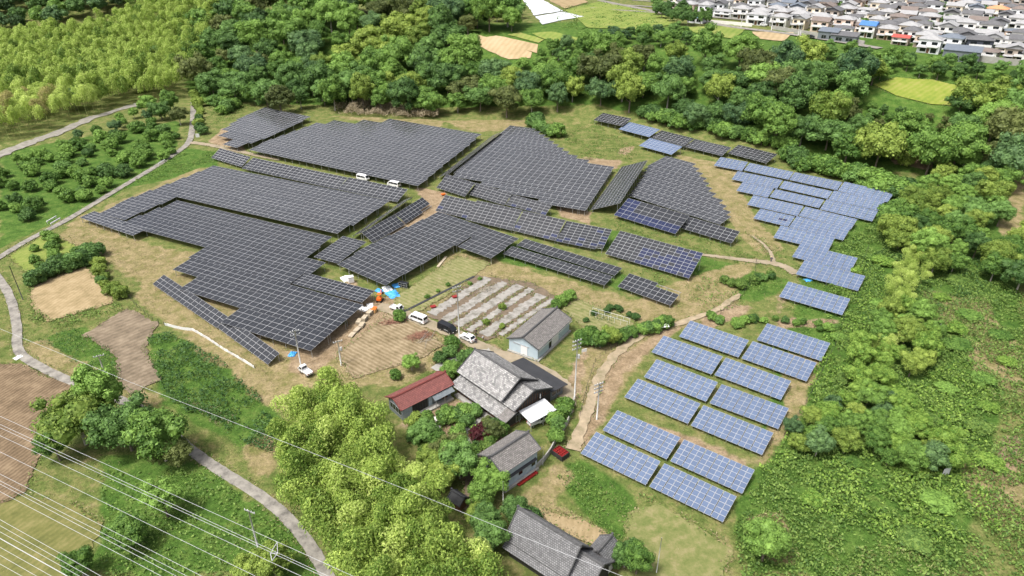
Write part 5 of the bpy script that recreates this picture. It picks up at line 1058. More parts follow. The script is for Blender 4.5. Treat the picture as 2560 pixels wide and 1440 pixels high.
# annex with a flat black roof behind the farmhouse
fa = Frame((1290, 905), (1385, 985), (1392, 978)); 
b2 = empty('annex', (fr.o + Matrix.Rotation(fr.ang - math.pi / 2, 3, 'Z') @ Vector((Wm + .35, 0, 0))), fr.ang - math.pi / 2, 'low annex with a flat black roof behind the farmhouse', 'shed')
part(b2, 'wall', 'wall_grey', (0, 3.6, Lm * .02, Lm * .78, -.2, 2.3))
mb = MB(); slab(mb, (4.3, Lm * -.03, 2.35), (4.3, Lm * .82, 2.35), (-.3, Lm * .82, 2.85), (-.3, Lm * -.03, 2.85), .12); mb.build('roof', 'flat_black', b2)
window(b2, '-y', .5, 1.5, .9, 1.9, Lm * .02, mtl='glass_dark'); window(b2, '-y', 1.9, 2.9, .9, 1.9, Lm * .02, mtl='glass_dark')
# grey-blue storehouse
fr = Frame((1202, 1186), (1258, 1228), (1345, 1172)); Wk, Lk = fr.L, fr.W
b = root_at(fr, 'storehouse', 'tall blue-grey storehouse with a grey tiled gable roof and red crates along its wall', 'storehouse')
mb = MB(); gable(mb, 0, Lk, 0, Wk, -.3, 4.7, 1.4, 'x'); mb.build('wall', 'wall_bluegrey', b)
roof(b, 0, Lk, 0, Wk, 4.7, 1.4, 'x', .5, .5, 'tile_shed')
part(b, 'plinth', 'concrete', (-.1, Lk + .1, -.5, -.01, -.3, .3))
mb = MB(); slab(mb, (Lk * .04, -.5, 2.55), (Lk * .96, -.5, 2.55), (Lk * .96, 0, 2.75), (Lk * .04, 0, 2.75), .06); mb.build('awning', 'flat_black', b)
for k in (.06, .46, .84): window(b, '-y', Lk * k, Lk * (k + .09), 1.3, 2.2, 0, fm='wall_dark', n_=1)
inv_ = Matrix.Translation(fr.o) @ Matrix.Rotation(fr.ang - math.pi / 2, 4, 'Z')
def crate_mesh(l=.55, w_=.38, h=.32):
    mb = MB(); t = .03
    mb.box(-l / 2, l / 2, -w_ / 2, w_ / 2, 0, t)
    for s_ in (-1, 1):
        for z in (.02, .17): mb.box(-l / 2, l / 2, s_ * w_ / 2 - t / 2, s_ * w_ / 2 + t / 2, z, z + .11); mb.box(s_ * l / 2 - t / 2, s_ * l / 2 + t / 2, -w_ / 2 + t / 2, w_ / 2 - t / 2, z, z + .11)
        for q in (-1, 1): mb.box(s_ * l / 2 - .03, s_ * l / 2 + .03, q * w_ / 2 - .03, q * w_ / 2 + .03, 0, h)
    return mb.mesh('plastic_crate', 'red_plastic')
CRATE = crate_mesh()
for i in range(8):
    q = inv_ @ Vector((Lk * (.36 + i * .073), -.85, 0)); o = link('plastic_crate', CRATE); o.location = (q.x, q.y, .03); o.rotation_euler = (0, 0, fr.ang + random.uniform(-.15, .15))
    tag(o, 'red plastic crate, %s from the left along the storehouse wall' % ORD[i], 'crate', 'red crates along the storehouse wall')
# bin full of red crates on the lane
bn = G(1401, 1138); bb = empty('storage_bin', bn, fr.ang, 'dark open storage bin filled with red crates by the garden wall', 'bin')
part(bb, 'side', 'wall_dark', (-1.25, 1.25, -1.0, -.92, 0, 1.0)); part(bb, 'side', 'wall_dark', (-1.25, 1.25, .92, 1.0, 0, 1.0)); part(bb, 'end', 'wall_dark', (-1.33, -1.25, -1.0, 1.0, 0, 1.0)); part(bb, 'end', 'wall_dark', (1.25, 1.33, -1.0, 1.0, 0, 1.0)); part(bb, 'floor', 'wall_dark', (-1.25, 1.25, -.92, .92, .02, .7))
for i in range(4):
    for j in range(4):
        q = Matrix.Rotation(fr.ang, 3, 'Z') @ Vector((-.9 + i * .6, -.69 + j * .46, 0)); o = link('plastic_crate', CRATE); o.location = bn + q + Vector((0, 0, .71)); o.rotation_euler = (0, 0, fr.ang)
        tag(o, 'red crate in the storage bin, %s row and %s column' % (ORD[j], ORD[i]), 'crate', 'red crates in the storage bin')
# bottom house
fr = Frame((1262, 1402), (1440, 1500), (1510, 1430)); Lq, Wq = fr.L, fr.W
b = root_at(fr, 'bottom_house', 'grey tiled house with stepped roofs cut by the bottom edge', 'house')
mb = MB(); mb.box(0, Wq, 0, Lq, -.3, 2.9); mb.build('wall', 'wall_dark', b)
mb = MB(); gable(mb, Wq * .12, Wq * .86, Lq * .18, Lq, 2.91, 4.4, 2.6, 'y'); mb.build('upper_wall', 'wall_dark', b)
roof(b, Wq * .12, Wq * .86, Lq * .2, Lq, 4.45, 2.65, 'y', 1.0, .8, 'tile_grey', name='main_roof')
mb = MB(); slab(mb, (-1.1, Lq + .6, 2.45), (-1.1, -.4, 2.45), (Wq * .14, -.4, 3.6), (Wq * .14, Lq + .6, 3.6)); mb.build('pent_roof', 'tile_grey', b)
mb = MB(); gable(mb, Wq * .12, Wq * .95, -Lq * .12, Lq * .18 - .02, 0, 3.4, 2.0, 'y'); mb.build('wing_wall', 'wall_dark', b)
roof(b, Wq * .12, Wq * .95, -Lq * .12, Lq * .18, 3.45, 2.0, 'y', .8, .5, 'tile_grey', name='wing_roof')
mb = MB(); gable(mb, Wq * .97, Wq * 1.45, -Lq * .1, Lq * .16, -.2, 3.0, 1.2, 'x'); mb.build('annex_wall', 'plaster', b)
roof(b, Wq * .97, Wq * 1.45, -Lq * .1, Lq * .16, 3.02, 1.2, 'x', .5, .35, 'tile_grey', name='annex_roof')
# small wayside hut
fr = Frame((1128, 1262), (1150, 1280), (1166, 1262)); b = root_at(fr, 'small_hut', 'tiny dark wooden hut with a black roof beside the lane', 'shed')
mb = MB(); gable(mb, 0, fr.W, 0, fr.L, -.1, 1.9, .7, 'y'); mb.build('wall', 'wood_brown', b); roof(b, 0, fr.W, 0, fr.L, 1.9, .7, 'y', .4, .3, 'flat_black', 'flat_black')
# carport with a car
cp = G(1345, 1052); ca = empty('carport', cp, R(38), 'white corrugated carport roof leaning on the black gable', 'carport')
mb = MB(); slab(mb, (-3.2, -1.7, 2.25), (3.2, -1.7, 2.25), (3.2, 2.0, 2.7), (-3.2, 2.0, 2.7), .05)
mb.build('roof', 'poly_sheet', ca)
for k in range(11): part(ca, 'corrugation', 'poly_sheet', (-3.1 + k * .6, -3.04 + k * .6, -1.66, -1.6, 2.22, 2.34)) if k % 5 == 0 else None
for x in (-3, 0, 3): part(ca, 'post', 'galv', (x - .05, x + .05, -1.6, -1.5, -.1, 2.26)); part(ca, 'post', 'galv', (x - .05, x + .05, 1.85, 1.95, -.1, 2.6))
# garden wall and gate
def wall_run(name, px, h, t, mtl, label, cat='wall'):
    P = [G(*q) for q in px]; mb = MB(); c = P[0]
    for i in range(len(P) - 1):
        d = (P[i + 1] - P[i]); d.z = 0; n_ = Vector((-d.y, d.x, 0)).normalized() * t / 2; a, b_ = P[i] - c, P[i + 1] - c - (d.normalized() * .01)
        bt = [a - n_, b_ - n_, b_ + n_, a + n_]; mb.hull([q + Vector((0, 0, -.2)) for q in bt], [q + Vector((0, 0, h)) for q in bt])
    o = mb.build(name, mtl); o.location = c; return tag(o, label, cat)
wall_run('garden_wall', [(1340, 1172), (1360, 1152), (1376, 1130), (1394, 1095), (1418, 1060), (1430, 1030), (1434, 1002)], 1.0, .22, 'concrete', 'pale concrete garden wall curving past the storage bin to the pole')
wall_run('gate_wall', [(1170, 1142), (1196, 1145)], 1.2, .3, 'concrete', 'grey block gate pillars at the end of the garden path', 'gate')
# white boards along the bank, each board a part
P = [G(*q) for q in [(412, 812), (440, 820), (460, 824), (482, 826), (520, 848), (560, 875), (600, 898), (636, 920)]]
bd = empty('board_fence', P[0], 0, 'row of white boards standing along the tan bank below the strip tables', 'fence')
seg = [(P[i + 1] - P[i]).length for i in range(len(P) - 1)]; tot = sum(seg); nbd = 40
for k in range(nbd):
    s_ = (k + .5) / nbd * tot; i = 0
    while i < len(seg) - 1 and s_ > seg[i]: s_ -= seg[i]; i += 1
    q = P[i].lerp(P[i + 1], s_ / seg[i]) - P[0]; d = P[i + 1] - P[i]; mb = MB(); hw = tot / nbd / 2 - .03
    mb.box(-hw, hw, -.03, .03, -.1, .62); o = mb.build('board', 'white_paint', bd); o.location = q + Vector((0, 0, random.uniform(-.06, .06))); o.rotation_euler = (random.uniform(-.12, .12), 0, math.atan2(d.y, d.x))
# ------------------------------------------------------------------ vehicles
def vehicle(kind, px, yaw, paint, label, name, z=0.0):
    """profile sections across the body; x forward, rear axle at negative x"""
    loc = px if isinstance(px, Vector) else G(*px)
    o = empty(name, loc + Vector((0, 0, z + .06)), yaw, label, {'van': 'van', 'car': 'car', 'truck': 'truck'}[kind])
    if kind == 'van': L, Wd, prof, gl = 4.8, 1.72, [(-2.4, .35), (2.3, .35), (2.4, .75), (2.3, 1.0), (1.55, 1.85), (1.1, 2.0), (-2.25, 2.0), (-2.4, 1.1)], 1.05
    elif kind == 'car': L, Wd, prof, gl = 4.0, 1.68, [(-2.0, .35), (1.95, .35), (2.0, .65), (1.85, .86), (.95, .98), (.25, 1.42), (-1.2, 1.46), (-1.85, 1.0), (-2.0, .8)], .95
    else: L, Wd, prof, gl = 3.4, 1.46, [(.35, .35), (1.68, .35), (1.7, .9), (1.3, 1.7), (.5, 1.78), (.35, 1.0)], 1.0
    mb = MB(); half = []
    for s_ in (-1, 1):
        row = [(x, s_ * (Wd / 2 - (max(0, zz - gl) * .13)), zz) for x, zz in prof]; half.append(row)
    n_ = len(prof)
    mb.v = half[0] + half[1]; mb.f = [tuple(range(n_))[::-1], tuple(range(n_, 2 * n_))] + [(i, (i + 1) % n_, n_ + (i + 1) % n_, n_ + i) for i in range(n_)]
    mb.m = [0] * len(mb.f); mb.uv = [[(0, 0)] * len(f) for f in mb.f]
    bo = mb.build('body', paint, o); bv = bo.modifiers.new('bevel', 'BEVEL'); bv.width = .07; bv.segments = 2; bv.limit_method = 'ANGLE'
    def pane(nm, pts, mtl='glass_dark'): m_ = MB(); m_.face(pts); return m_.build(nm, mtl, o)
    def side(nm, x0, x1, x2, x3, z0, z1):
        for s_ in (-1, 1):
            y = lambda zz: s_ * (Wd / 2 - max(0, zz - gl) * .13 + .012); p_ = [(x0, y(z0), z0), (x1, y(z0), z0), (x2, y(z1), z1), (x3, y(z1), z1)]; pane(nm, p_ if s_ < 0 else p_[::-1])
    y_ = Wd / 2 - .16
    def slope(nm, a, b_, mtl='glass_dark', off=.014, in_=.14):
        (xa, za), (xb, zb) = a, b_; d = Vector((xb - xa, 0, zb - za)); nn = Vector((-d.z, 0, d.x)).normalized() * off
        if nn.z < 0 and abs(d.x) > .05: nn = -nn
        if (xa + xb) > 0 and nn.x < 0: nn = -nn
        if (xa + xb) < 0 and nn.x > 0: nn = -nn
        ya, yb = Wd / 2 - max(0, za - gl) * .13 - in_, Wd / 2 - max(0, zb - gl) * .13 - in_
        p_ = [Vector((xa, -ya, za)) + nn, Vector((xa, ya, za)) + nn, Vector((xb, yb, zb)) + nn, Vector((xb, -yb, zb)) + nn]; pane(nm, p_, mtl)
    lerp2 = lambda a, b_, t: (a[0] + (b_[0] - a[0]) * t, a[1] + (b_[1] - a[1]) * t)
    if kind == 'van':
        slope('windscreen', lerp2(prof[3], prof[4], .1), lerp2(prof[3], prof[4], .95)); slope('rear_window', lerp2(prof[7], prof[6], .15), lerp2(prof[7], prof[6], .8))
        side('side_window', .95, 1.75, 1.3, .95, 1.12, 1.7); side('side_window', -.45, .85, .85, -.45, 1.15, 1.72); side('side_window', -2.1, -.55, -.55, -2.05, 1.15, 1.72)
        wh = (-1.35, 1.45); hx = 2.37
    elif kind == 'car':
        slope('windscreen', lerp2(prof[4], prof[5], .05), lerp2(prof[4], prof[5], .95)); slope('rear_window', lerp2(prof[7], prof[6], .1), lerp2(prof[7], prof[6], .92))
        side('side_window', -.15, .75, .22, -.15, 1.0, 1.36); side('side_window', -1.35, -.22, -.22, -1.1, 1.0, 1.36); wh = (-1.25, 1.25); hx = 1.96
    else:
        slope('windscreen', lerp2(prof[2], prof[3], .12), lerp2(prof[2], prof[3], .9)); side('side_window', .5, 1.45, 1.2, .55, 1.02, 1.55); slope('rear_window', (.345, 1.1), (.42, 1.6))
        part(o, 'cargo_bed', paint, (-1.7, .3, -.7, .7, .55, .68)); part(o, 'bed_side', paint, (-1.7, .3, -.73, -.69, .6, .98)); part(o, 'bed_side', paint, (-1.7, .3, .69, .73, .6, .98)); part(o, 'tailgate', paint, (-1.74, -1.7, -.73, .73, .6, .98)); part(o, 'chassis', 'rubber', (-1.6, 1.5, -.5, .5, .3, .54))
        wh = (-1.1, 1.05); hx = 1.66
    for x in wh:
        for s_ in (-1, 1):
            m_ = MB(); m_.tube([(x, s_ * (Wd / 2 - .2), .3), (x, s_ * (Wd / 2 + .01), .3)], .31, 14); w2 = m_.build('wheel', 'rubber', o); m_ = MB(); m_.tube([(x, s_ * (Wd / 2 + .0), .3), (x, s_ * (Wd / 2 + .02), .3)], .19, 12); m_.build('rim', 'chrome', w2)
    for s_ in (-1, 1):
        m_ = MB(); m_.box(hx, hx + .05, s_ * (Wd / 2 - .3) - .14, s_ * (Wd / 2 - .3) + .14, .66, .84); m_.build('headlight', 'lamp', o)
        m_ = MB(); xr = prof[0][0] if kind != 'truck' else -1.74; m_.box(xr - .03, xr + .02, s_ * (Wd / 2 - .14) - .08, s_ * (Wd / 2 - .14) + .08, .75, 1.05); m_.build('tail_light', 'lamp_red', o)
        m_ = MB(); mx = {'van': 1.75, 'car': .8, 'truck': 1.45}[kind]; m_.box(mx, mx + .12, s_ * (Wd / 2 + .02), s_ * (Wd / 2 + .22), 1.0, 1.22) if s_ > 0 else m_.box(mx, mx + .12, -(Wd / 2 + .22), -(Wd / 2 + .02), 1.0, 1.22); m_.build('mirror', paint, o)
    return o
def yaw_px(a, b_): d = G(*b_) - G(*a); return math.atan2(d.y, d.x)
vehicle('truck', (992, 776), yaw_px((970, 768), (1015, 784)), 'white_paint', 'white flatbed kei truck leading the line of parked vehicles', 'pickup_truck')
vehicle('van', (1046, 803), yaw_px((1068, 810), (1022, 792)), 'white_paint', 'white passenger van parked behind the flatbed truck', 'parked_van')
bvan = vehicle('van', (1118, 828), yaw_px((1092, 815), (1145, 838)), 'black_paint', 'black van with white lettering parked beside the utility pole', 'parked_van')
vehicle('car', (1170, 850), yaw_px((1188, 860), (1152, 842)), 'white_paint', 'white compact car at the end of the parked line', 'parked_car')
vehicle('van', (908, 450), yaw_px((895, 448), (922, 454)), 'white_paint', 'left white van parked behind the dark strip tables', 'parked_van')
vehicle('van', (985, 466), yaw_px((1000, 469), (970, 462)), 'white_paint', 'right white van parked behind the dark strip tables', 'parked_van')
vehicle('truck', (766, 934), yaw_px((780, 942), (752, 922)), 'white_paint', 'white kei truck parked at the edge of the near bamboo', 'pickup_truck')
vehicle('truck', (1340, 1060), yaw_px((1322, 1066), (1368, 1046)), 'white_paint', 'white kei truck half under the white carport', 'pickup_truck')
mb = MB()
for x0, x1, z0, z1 in ((.2, .26, .7, 1.05), (.2, .42, .99, 1.05), (.36, .42, .7, 1.05), (.55, .61, .7, 1.0), (.5, .7, .84, .9), (-.1, .06, .75, .81), (-.05, .01, .68, .98), (.9, .96, .72, 1.0), (.86, 1.06, .72, .78), (-.3, -.22, .8, .9)): mb.box(x0, x1, -.885, -.872, z0, z1)
mb.build('lettering', 'white_paint', bvan)
# ------------------------------------------------------------------ people
def person(px, yaw, top, legs, label, hat=None, arm=0.0, h=1.72):
    o = empty('person', G(*px), yaw, label, 'person'); o.scale = (h / 1.72,) * 3
    def skin(name, pts, edges, rad, mtl):
        me = bpy.data.meshes.new(name); me.from_pydata(pts, edges, []); me.materials.append(M[mtl]); ob = link(name, me, o)
        md = ob.modifiers.new('skin', 'SKIN'); md.use_smooth_shade = True; ss = ob.modifiers.new('sub', 'SUBSURF'); ss.levels = 1; ss.render_levels = 1
        for i, r_ in enumerate(rad): me.skin_vertices[0].data[i].radius = (r_, r_) if not isinstance(r_, tuple) else r_
        me.skin_vertices[0].data[0].use_root = True; return ob
    sh = .19; ey = .1 + arm
    skin('body', [(0, 0, .95), (0, 0, 1.15), (0, 0, 1.38), (0, 0, 1.5), (.02, 0, 1.62), (.01, 0, 1.72), (0, -.1, .9), (.02, -.11, .5), (0, -.11, .08), (.14, -.12, .04), (0, .1, .9), (.04, .11, .5), (0, .12, .08), (.14, .13, .04), (0, -sh, 1.4), (.02, -sh - .07, 1.14), (.12 + arm, -sh - .06, .92), (.16 + arm, -sh - .05, .84), (0, sh, 1.4), (.02, sh + .07, 1.14), (.12 + ey, sh + .04, .94), (.16 + ey, sh + .02, .86)],
        [(0, 1), (1, 2), (2, 3), (3, 4), (4, 5), (0, 6), (6, 7), (7, 8), (8, 9), (0, 10), (10, 11), (11, 12), (12, 13), (2, 14), (14, 15), (15, 16), (16, 17), (2, 18), (18, 19), (19, 20), (20, 21)],
        [.13, .13, .14, .06, .1, .08, .09, .065, .045, .035, .09, .065, .045, .035, .06, .048, .035, .03, .06, .048, .035, .03], 'skin')
    skin('jacket', [(0, 0, .98), (0, 0, 1.15), (0, 0, 1.4), (0, -sh, 1.4), (.02, -sh - .07, 1.14), (.11 + arm, -sh - .06, .95), (0, sh, 1.4), (.02, sh + .07, 1.14), (.11 + ey, sh + .04, .97)], [(0, 1), (1, 2), (2, 3), (3, 4), (4, 5), (2, 6), (6, 7), (7, 8)], [.16, .16, .17, .085, .07, .055, .085, .07, .055], top)
    skin('trousers', [(0, 0, .98), (0, -.1, .88), (.02, -.11, .5), (0, -.11, .12), (0, .1, .88), (.04, .11, .5), (0, .12, .12)], [(0, 1), (1, 2), (2, 3), (0, 4), (4, 5), (5, 6)], [.15, .11, .085, .07, .11, .085, .07], legs)
    skin('hair' if not hat else 'helmet', [(-.02, 0, 1.66), (-.02, 0, 1.77)], [(0, 1)], [.115, .085], hat or 'hair')
    for s_ in (-1, 1): m_ = MB(); m_.box(.10, .125, s_ * .035 - .012, s_ * .035 + .012, 1.63, 1.645); m_.build('eye', 'hair', o)
    m_ = MB(); m_.hull([(.1, -.015, 1.585), (.1, .015, 1.585), (.14, 0, 1.59)], [(.1, -.008, 1.63), (.1, .008, 1.63), (.112, 0, 1.632)]); m_.build('nose', 'skin', o)
person((1190, 838), R(-60), 'cloth_black', 'cloth_black', 'person in black standing at the front of the white compact car', arm=.05)
person((1190, 859), R(100), 'cloth_black', 'cloth_navy', 'person in dark clothes standing nearest the barn track', arm=.1)
person((1208, 853), R(170), 'cloth_light', 'cloth_brown', 'person in a light shirt and brown trousers facing the car', arm=.02)
person((1927, 655), R(-100), 'cloth_navy', 'cloth_navy', 'person with a yellow helmet walking at the footpath fork', hat='helmet', arm=.08)
# ------------------------------------------------------------------ poles and lines
def pole(base, topy, label, arms=2, dark=False, r=.15, transformer=False, yaw=.6, armlen=1.0):
    b_ = G(*base); h = height_at(b_, topy); o = empty('utility_pole', b_, yaw, label, 'utility pole')
    m_ = MB(); m_.tube([(0, 0, -.3), (0, 0, h * .5), (0, 0, h)], [r, r * .85, r * .65], 10); m_.build('shaft', 'cable_dark' if dark else 'pole_concrete', o, True)
    for k in range(arms):
        z = h - .35 - k * .9; a = part(o, 'crossarm', 'galv', (-armlen, armlen, r * .7, r * .7 + .12, z - .06, z + .06))
        for x in (-.9, -.35, .35, .9):
            m_ = MB(); m_.tube([(x * armlen, r * .7 + .06, z + .06), (x * armlen, r * .7 + .06, z + .16), (x * armlen, r * .7 + .06, z + .32)], [.05, .09, .05], 7); m_.build('insulator', 'white_paint', a)
    if transformer:
        z = h - .35 - arms * .9 - .9; m_ = MB(); m_.tube([(.45, 0, z - .45), (.45, 0, z - .35), (.45, 0, z + .35), (.45, 0, z + .45)], [.22, .28, .28, .2], 10); m_.build('transformer', 'pole_concrete', o)
        part(o, 'bracket', 'galv', (0, .3, -.05, .05, z - .04, z + .04))
    for k in range(6): z = 2.2 + k * .8; part(o, 'step_bolt', 'galv', (-.02, .02, -r - .16, -r * .6, z, z + .03)) if z < h - 2 and not dark and r > .1 else None
    return o, h
poles = {}
for k, a in dict(p1=((752, 912), 826, 'concrete utility pole at the front corner of the large lower array', 2), p2=((853, 912), 852, 'short utility pole with a transformer beside the pale ploughed field', 1), p3=((1149, 858), 716, 'tall grey utility pole between the black van and the compact car', 2), p4=((1436, 996), 850, 'tall utility pole with crowded crossarms right of the farmhouse', 3),
        p5=((1492, 1047), 958, 'utility pole on the sandy path beside the blue tables', 3), p7=((266, 945), 888, 'utility pole standing in the green reeds beside the mud paddy', 1), p8=((651, 1390), 1277, 'blue-grey utility pole under the high power lines', 1), p9=((1060, 1275), 1209, 'utility pole rising out of the near bamboo grove', 1)).items():
    poles[k] = pole(a[0], a[1], a[2], a[3], transformer=k in ('p2', 'p4'), yaw=.5 if k != 'p8' else -.4)
poles['p6'] = pole((57, 748), 665, 'dark bare pole by the road on the left', 0, True, .12)
poles['p10'] = pole((1641, 1432), 1344, 'slender bare pole at the mown plot', 0, False, .07); poles['p11'] = pole((1258, 1260), 1204, 'thin pole at the near corner of the storehouse', 0, False, .08); poles['p12'] = pole((1357, 1162), 1118, 'thin white pole beside the garden wall', 0, False, .05)
def line(name, pts, r, mtl, label, group=None, sag=0.0):
    q = []; pts = [Vector(p_) for p_ in pts]
    if len(pts) == 2: pts = [pts[0].lerp(pts[1], t / 10) - Vector((0, 0, sag * 4 * (t / 10) * (1 - t / 10))) for t in range(11)]
    m_ = MB(); m_.tube(pts, r, 5); return tag(m_.build(name, mtl), label, 'power line', group)
def top(k, dx=0, dz=-.2): o, h = poles[k]; return o.location + Vector((dx, 0, h + dz))
HV = [((0, 1040.6), (860, 1430)), ((0, 1060.8), (819.6, 1440)), ((0, 1069), (806, 1440)), ((0, 1089), (752, 1440)), ((0, 1129.6), (638, 1440)), ((0, 1185), (504, 1440)), ((0, 1202), (467, 1440)), ((0, 1210), (440, 1440)), ((0, 1229), (403, 1440)), ((0, 1299), (252, 1440)), ((0, 1314), (222, 1440)), ((0, 1329.5), (198, 1440)), ((0, 1346), (168, 1440)), ((0, 1368), (128, 1440)), ((0, 1388), (91, 1440)), ((0, 1410), (54, 1440))]
for i, (a, b_) in enumerate(HV):
    A, B = Gz(*a, 60.0), Gz(*b_, 60.0); d = (B - A).normalized()
    line('power_line', [A - d * 160, B + d * 160], .0095 if i != 12 else .02, 'wire', 'pale high power line, %s from the top at the left edge' % ORD[i], 'high power lines at the lower left', sag=0.0)
q = [Gz(x, y, z) for x, y, z in [(-330, 700, 34), (0, 822, 34), (330, 957, 34), (860, 1163, 34), (1058, 1240.5, 34), (1255, 1321, 34), (1417, 1386, 34), (1560, 1442, 34), (1800, 1530, 34)]]
line('power_line', q, .018, 'wire', 'single pale power line crossing above the bamboo grove and the bottom house')
sp = [Gz(x, y, 60.0) for x, y in ((693, 1355), (676, 1383), (694, 1383), (680, 1402))]; m_ = MB()
for a, b_ in ((0, 1), (1, 3), (3, 2), (2, 0), (1, 2)): m_.tube([sp[a] - sp[0], sp[b_] - sp[0]], .018, 5)
o = m_.build('line_spacer', 'wire'); o.location = sp[0]; tag(o, 'diamond-shaped wire spacer hanging between the high power lines', 'spacer')
for a, b_, lb in (('p3', 'p4', 'cable from the van-side pole to the pole right of the farmhouse'), ('p4', 'p5', 'cable between the farmhouse pole and the sandy path pole'), ('p1', 'p2', 'cable from the array corner pole to the transformer pole'), ('p7', 'p1', 'cable from the paddy pole to the array corner pole'), ('p9', 'p4', 'cable from the bamboo pole towards the farmhouse pole')):
    line('cable', [top(a), top(b_)], .012, 'cable_dark', lb, 'thin cables between the utility poles', .8)
# wire fence posts
def fence(px, n_, label, h=1.2):
    P_ = [G(*q_) for q_ in px]; o = empty('wire_fence', P_[0], 0, label, 'fence'); seg = [(P_[i + 1] - P_[i]).length for i in range(len(P_) - 1)]; tot = sum(seg); Q = []
    for k in range(n_):
        s_ = k / (n_ - 1) * tot; i = 0
        while i < len(seg) - 1 and s_ > seg[i]: s_ -= seg[i]; i += 1
        q_ = P_[i].lerp(P_[i + 1], min(1, s_ / seg[i])) - P_[0]; Q.append(q_); m_ = MB(); m_.box(-.03, .03, -.03, .03, -.2, h); ob = m_.build('post', 'wall_dark', o); ob.location = q_
    for z in (.4, h - .1): m_ = MB(); m_.tube([v + Vector((0, 0, z)) for v in Q], .012, 4); m_.build('wire', 'cable_dark', o)
fence([(1450, 1040), (1470, 960), (1490, 900), (1540, 866), (1610, 838), (1680, 812)], 22, 'dark wire fence along the sandy path below the vegetable plot')
fence([(2170, 620), (2120, 760), (2090, 860), (2020, 1000), (1960, 1090)], 24, 'dark wire fence down the right side of the blue tables')
fence([(320, 742), (345, 770), (380, 800), (412, 815)], 10, 'dark fence between the tan bank and the mud paddy')
fence([(1800, 790), (1850, 745), (1885, 700), (1890, 655)], 10, 'wire fence climbing beside the red earth to the footpath')
# ------------------------------------------------------------------ site clutter
def tarp(px, s, mtl, label, seed):
    r_ = np.random.default_rng(seed); n_ = 9; mb = MB(); b_ = G(*px)
    xs_ = np.linspace(-s, s, n_); hh = np.zeros((n_, n_))
    for i in range(n_):
        for j in range(n_): e = min(i, j, n_ - 1 - i, n_ - 1 - j) / (n_ / 2); hh[i, j] = .02 + (0 if e == 0 else (.45 * e ** .5 + r_.uniform(-.12, .15)) * s * .7)
    jt = r_.uniform(-.12, .12, (n_, n_, 2)) * s
    V = [(xs_[i] + jt[i, j, 0], xs_[j] * .75 + jt[i, j, 1], max(.0, hh[i, j])) for i in range(n_) for j in range(n_)]
    me = bpy.data.meshes.new('tarp'); me.from_pydata(V, [], [(i * n_ + j, (i + 1) * n_ + j, (i + 1) * n_ + j + 1, i * n_ + j + 1) for i in range(n_ - 1) for j in range(n_ - 1)]); me.materials.append(M[mtl]); o = link('tarpaulin', me); o.location = b_ + Vector((0, 0, -.02)); o.rotation_euler = (0, 0, r_.uniform(0, 6)); return tag(o, label, 'tarpaulin')
tarp((948, 727), 1.1, 'tarp', 'small blue tarpaulin behind the orange digger', 1); tarp((982, 736), 1.9, 'tarp', 'large crumpled blue tarpaulin in front of the central array', 2); tarp((990, 714), 1.2, 'tarp', 'blue tarpaulin beside the black mesh container', 3); tarp((968, 722), 1.5, 'tarp_white', 'white sheet between the blue tarpaulins', 4)
tarp((731, 885), 1.0, 'tarp', 'blue tarpaulin on the bank near the front corner of the array', 5); tarp((908, 772), 1.3, 'tarp_white', 'white wrapped pallet load beside the array edge', 6); tarp((925, 764), 1.2, 'tarp_white', 'second white wrapped load near the orange box', 7); tarp((866, 697), 1.6, 'tarp_white', 'long white sheeted tank under the lower array edge', 8); tarp((2335, 812), 1.5, 'tarp_white', 'white sheet lying in the weeds on the right slope', 9)
tarp((47, 893), .9, 'tarp_white', 'crumpled white sheet at the road bend on the left edge', 12); tarp((2020, 700), 1.0, 'tarp', 'blue tarpaulin under the front table of the blue terrace', 10)
def pallets(px, n_, yaw, label, l=1.9, w_=1.1):
    o = empty('pallet_stack', G(*px), yaw, label, 'pallets')
    for k in range(n_):
        for j in range(5): part(o, 'plank', 'pallet', (-l / 2, l / 2, -w_ / 2 + j * w_ / 5 + .02, -w_ / 2 + (j + 1) * w_ / 5 - .02, k * .16 + .1 + .001 * j, k * .16 + .13))
        part(o, 'bearer', 'pallet', *[(x - .06, x + .06, -w_ / 2 + .03, w_ / 2 - .03, k * .16, k * .16 + .1) for x in (-l / 2 + .1, 0, l / 2 - .1)])
y0_ = yaw_px((900, 830), (960, 760))
for i, (px, n_, lb) in enumerate([((925, 786), 6, 'tall pallet stack just below the white wrapped load'), ((912, 800), 6, 'tallest pale pallet stack in the row beside the array'), ((905, 815), 4, 'middle pallet stack in the row beside the array'), ((893, 826), 3, 'low pallet stack beside the array'), ((880, 838), 2, 'lowest pallet stack nearest the ploughed field'), ((898, 806), 4, 'pallet stack tucked against the array posts')]): pallets(px, n_, y0_ + .1 * (i % 3 - 1), lb)
bx = empty('cardboard_box', G(936, 779), y0_, 'orange cardboard box on the pallet row', 'box'); part(bx, 'carton', 'cardboard', (-.7, .7, -.5, .5, 0, .9)); part(bx, 'lid', 'orange_paint', (-.74, .74, -.54, .54, .9, .98))
cg = empty('mesh_container', G(1010, 716), yaw_px((1000, 716), (1028, 722)), 'black cubic container in a metal cage by the tarpaulins', 'container'); part(cg, 'tank', 'black_paint', (-1.2, 1.2, -.55, .55, .1, 1.2))
for x in (-1.25, -.4, .4, 1.25): part(cg, 'cage_bar', 'galv', (x - .03, x + .03, -.62, -.56, 0, 1.3)); 
for z in (.05, .65, 1.25): part(cg, 'cage_rail', 'galv', (-1.28, 1.28, -.68, -.621, z, z + .05))
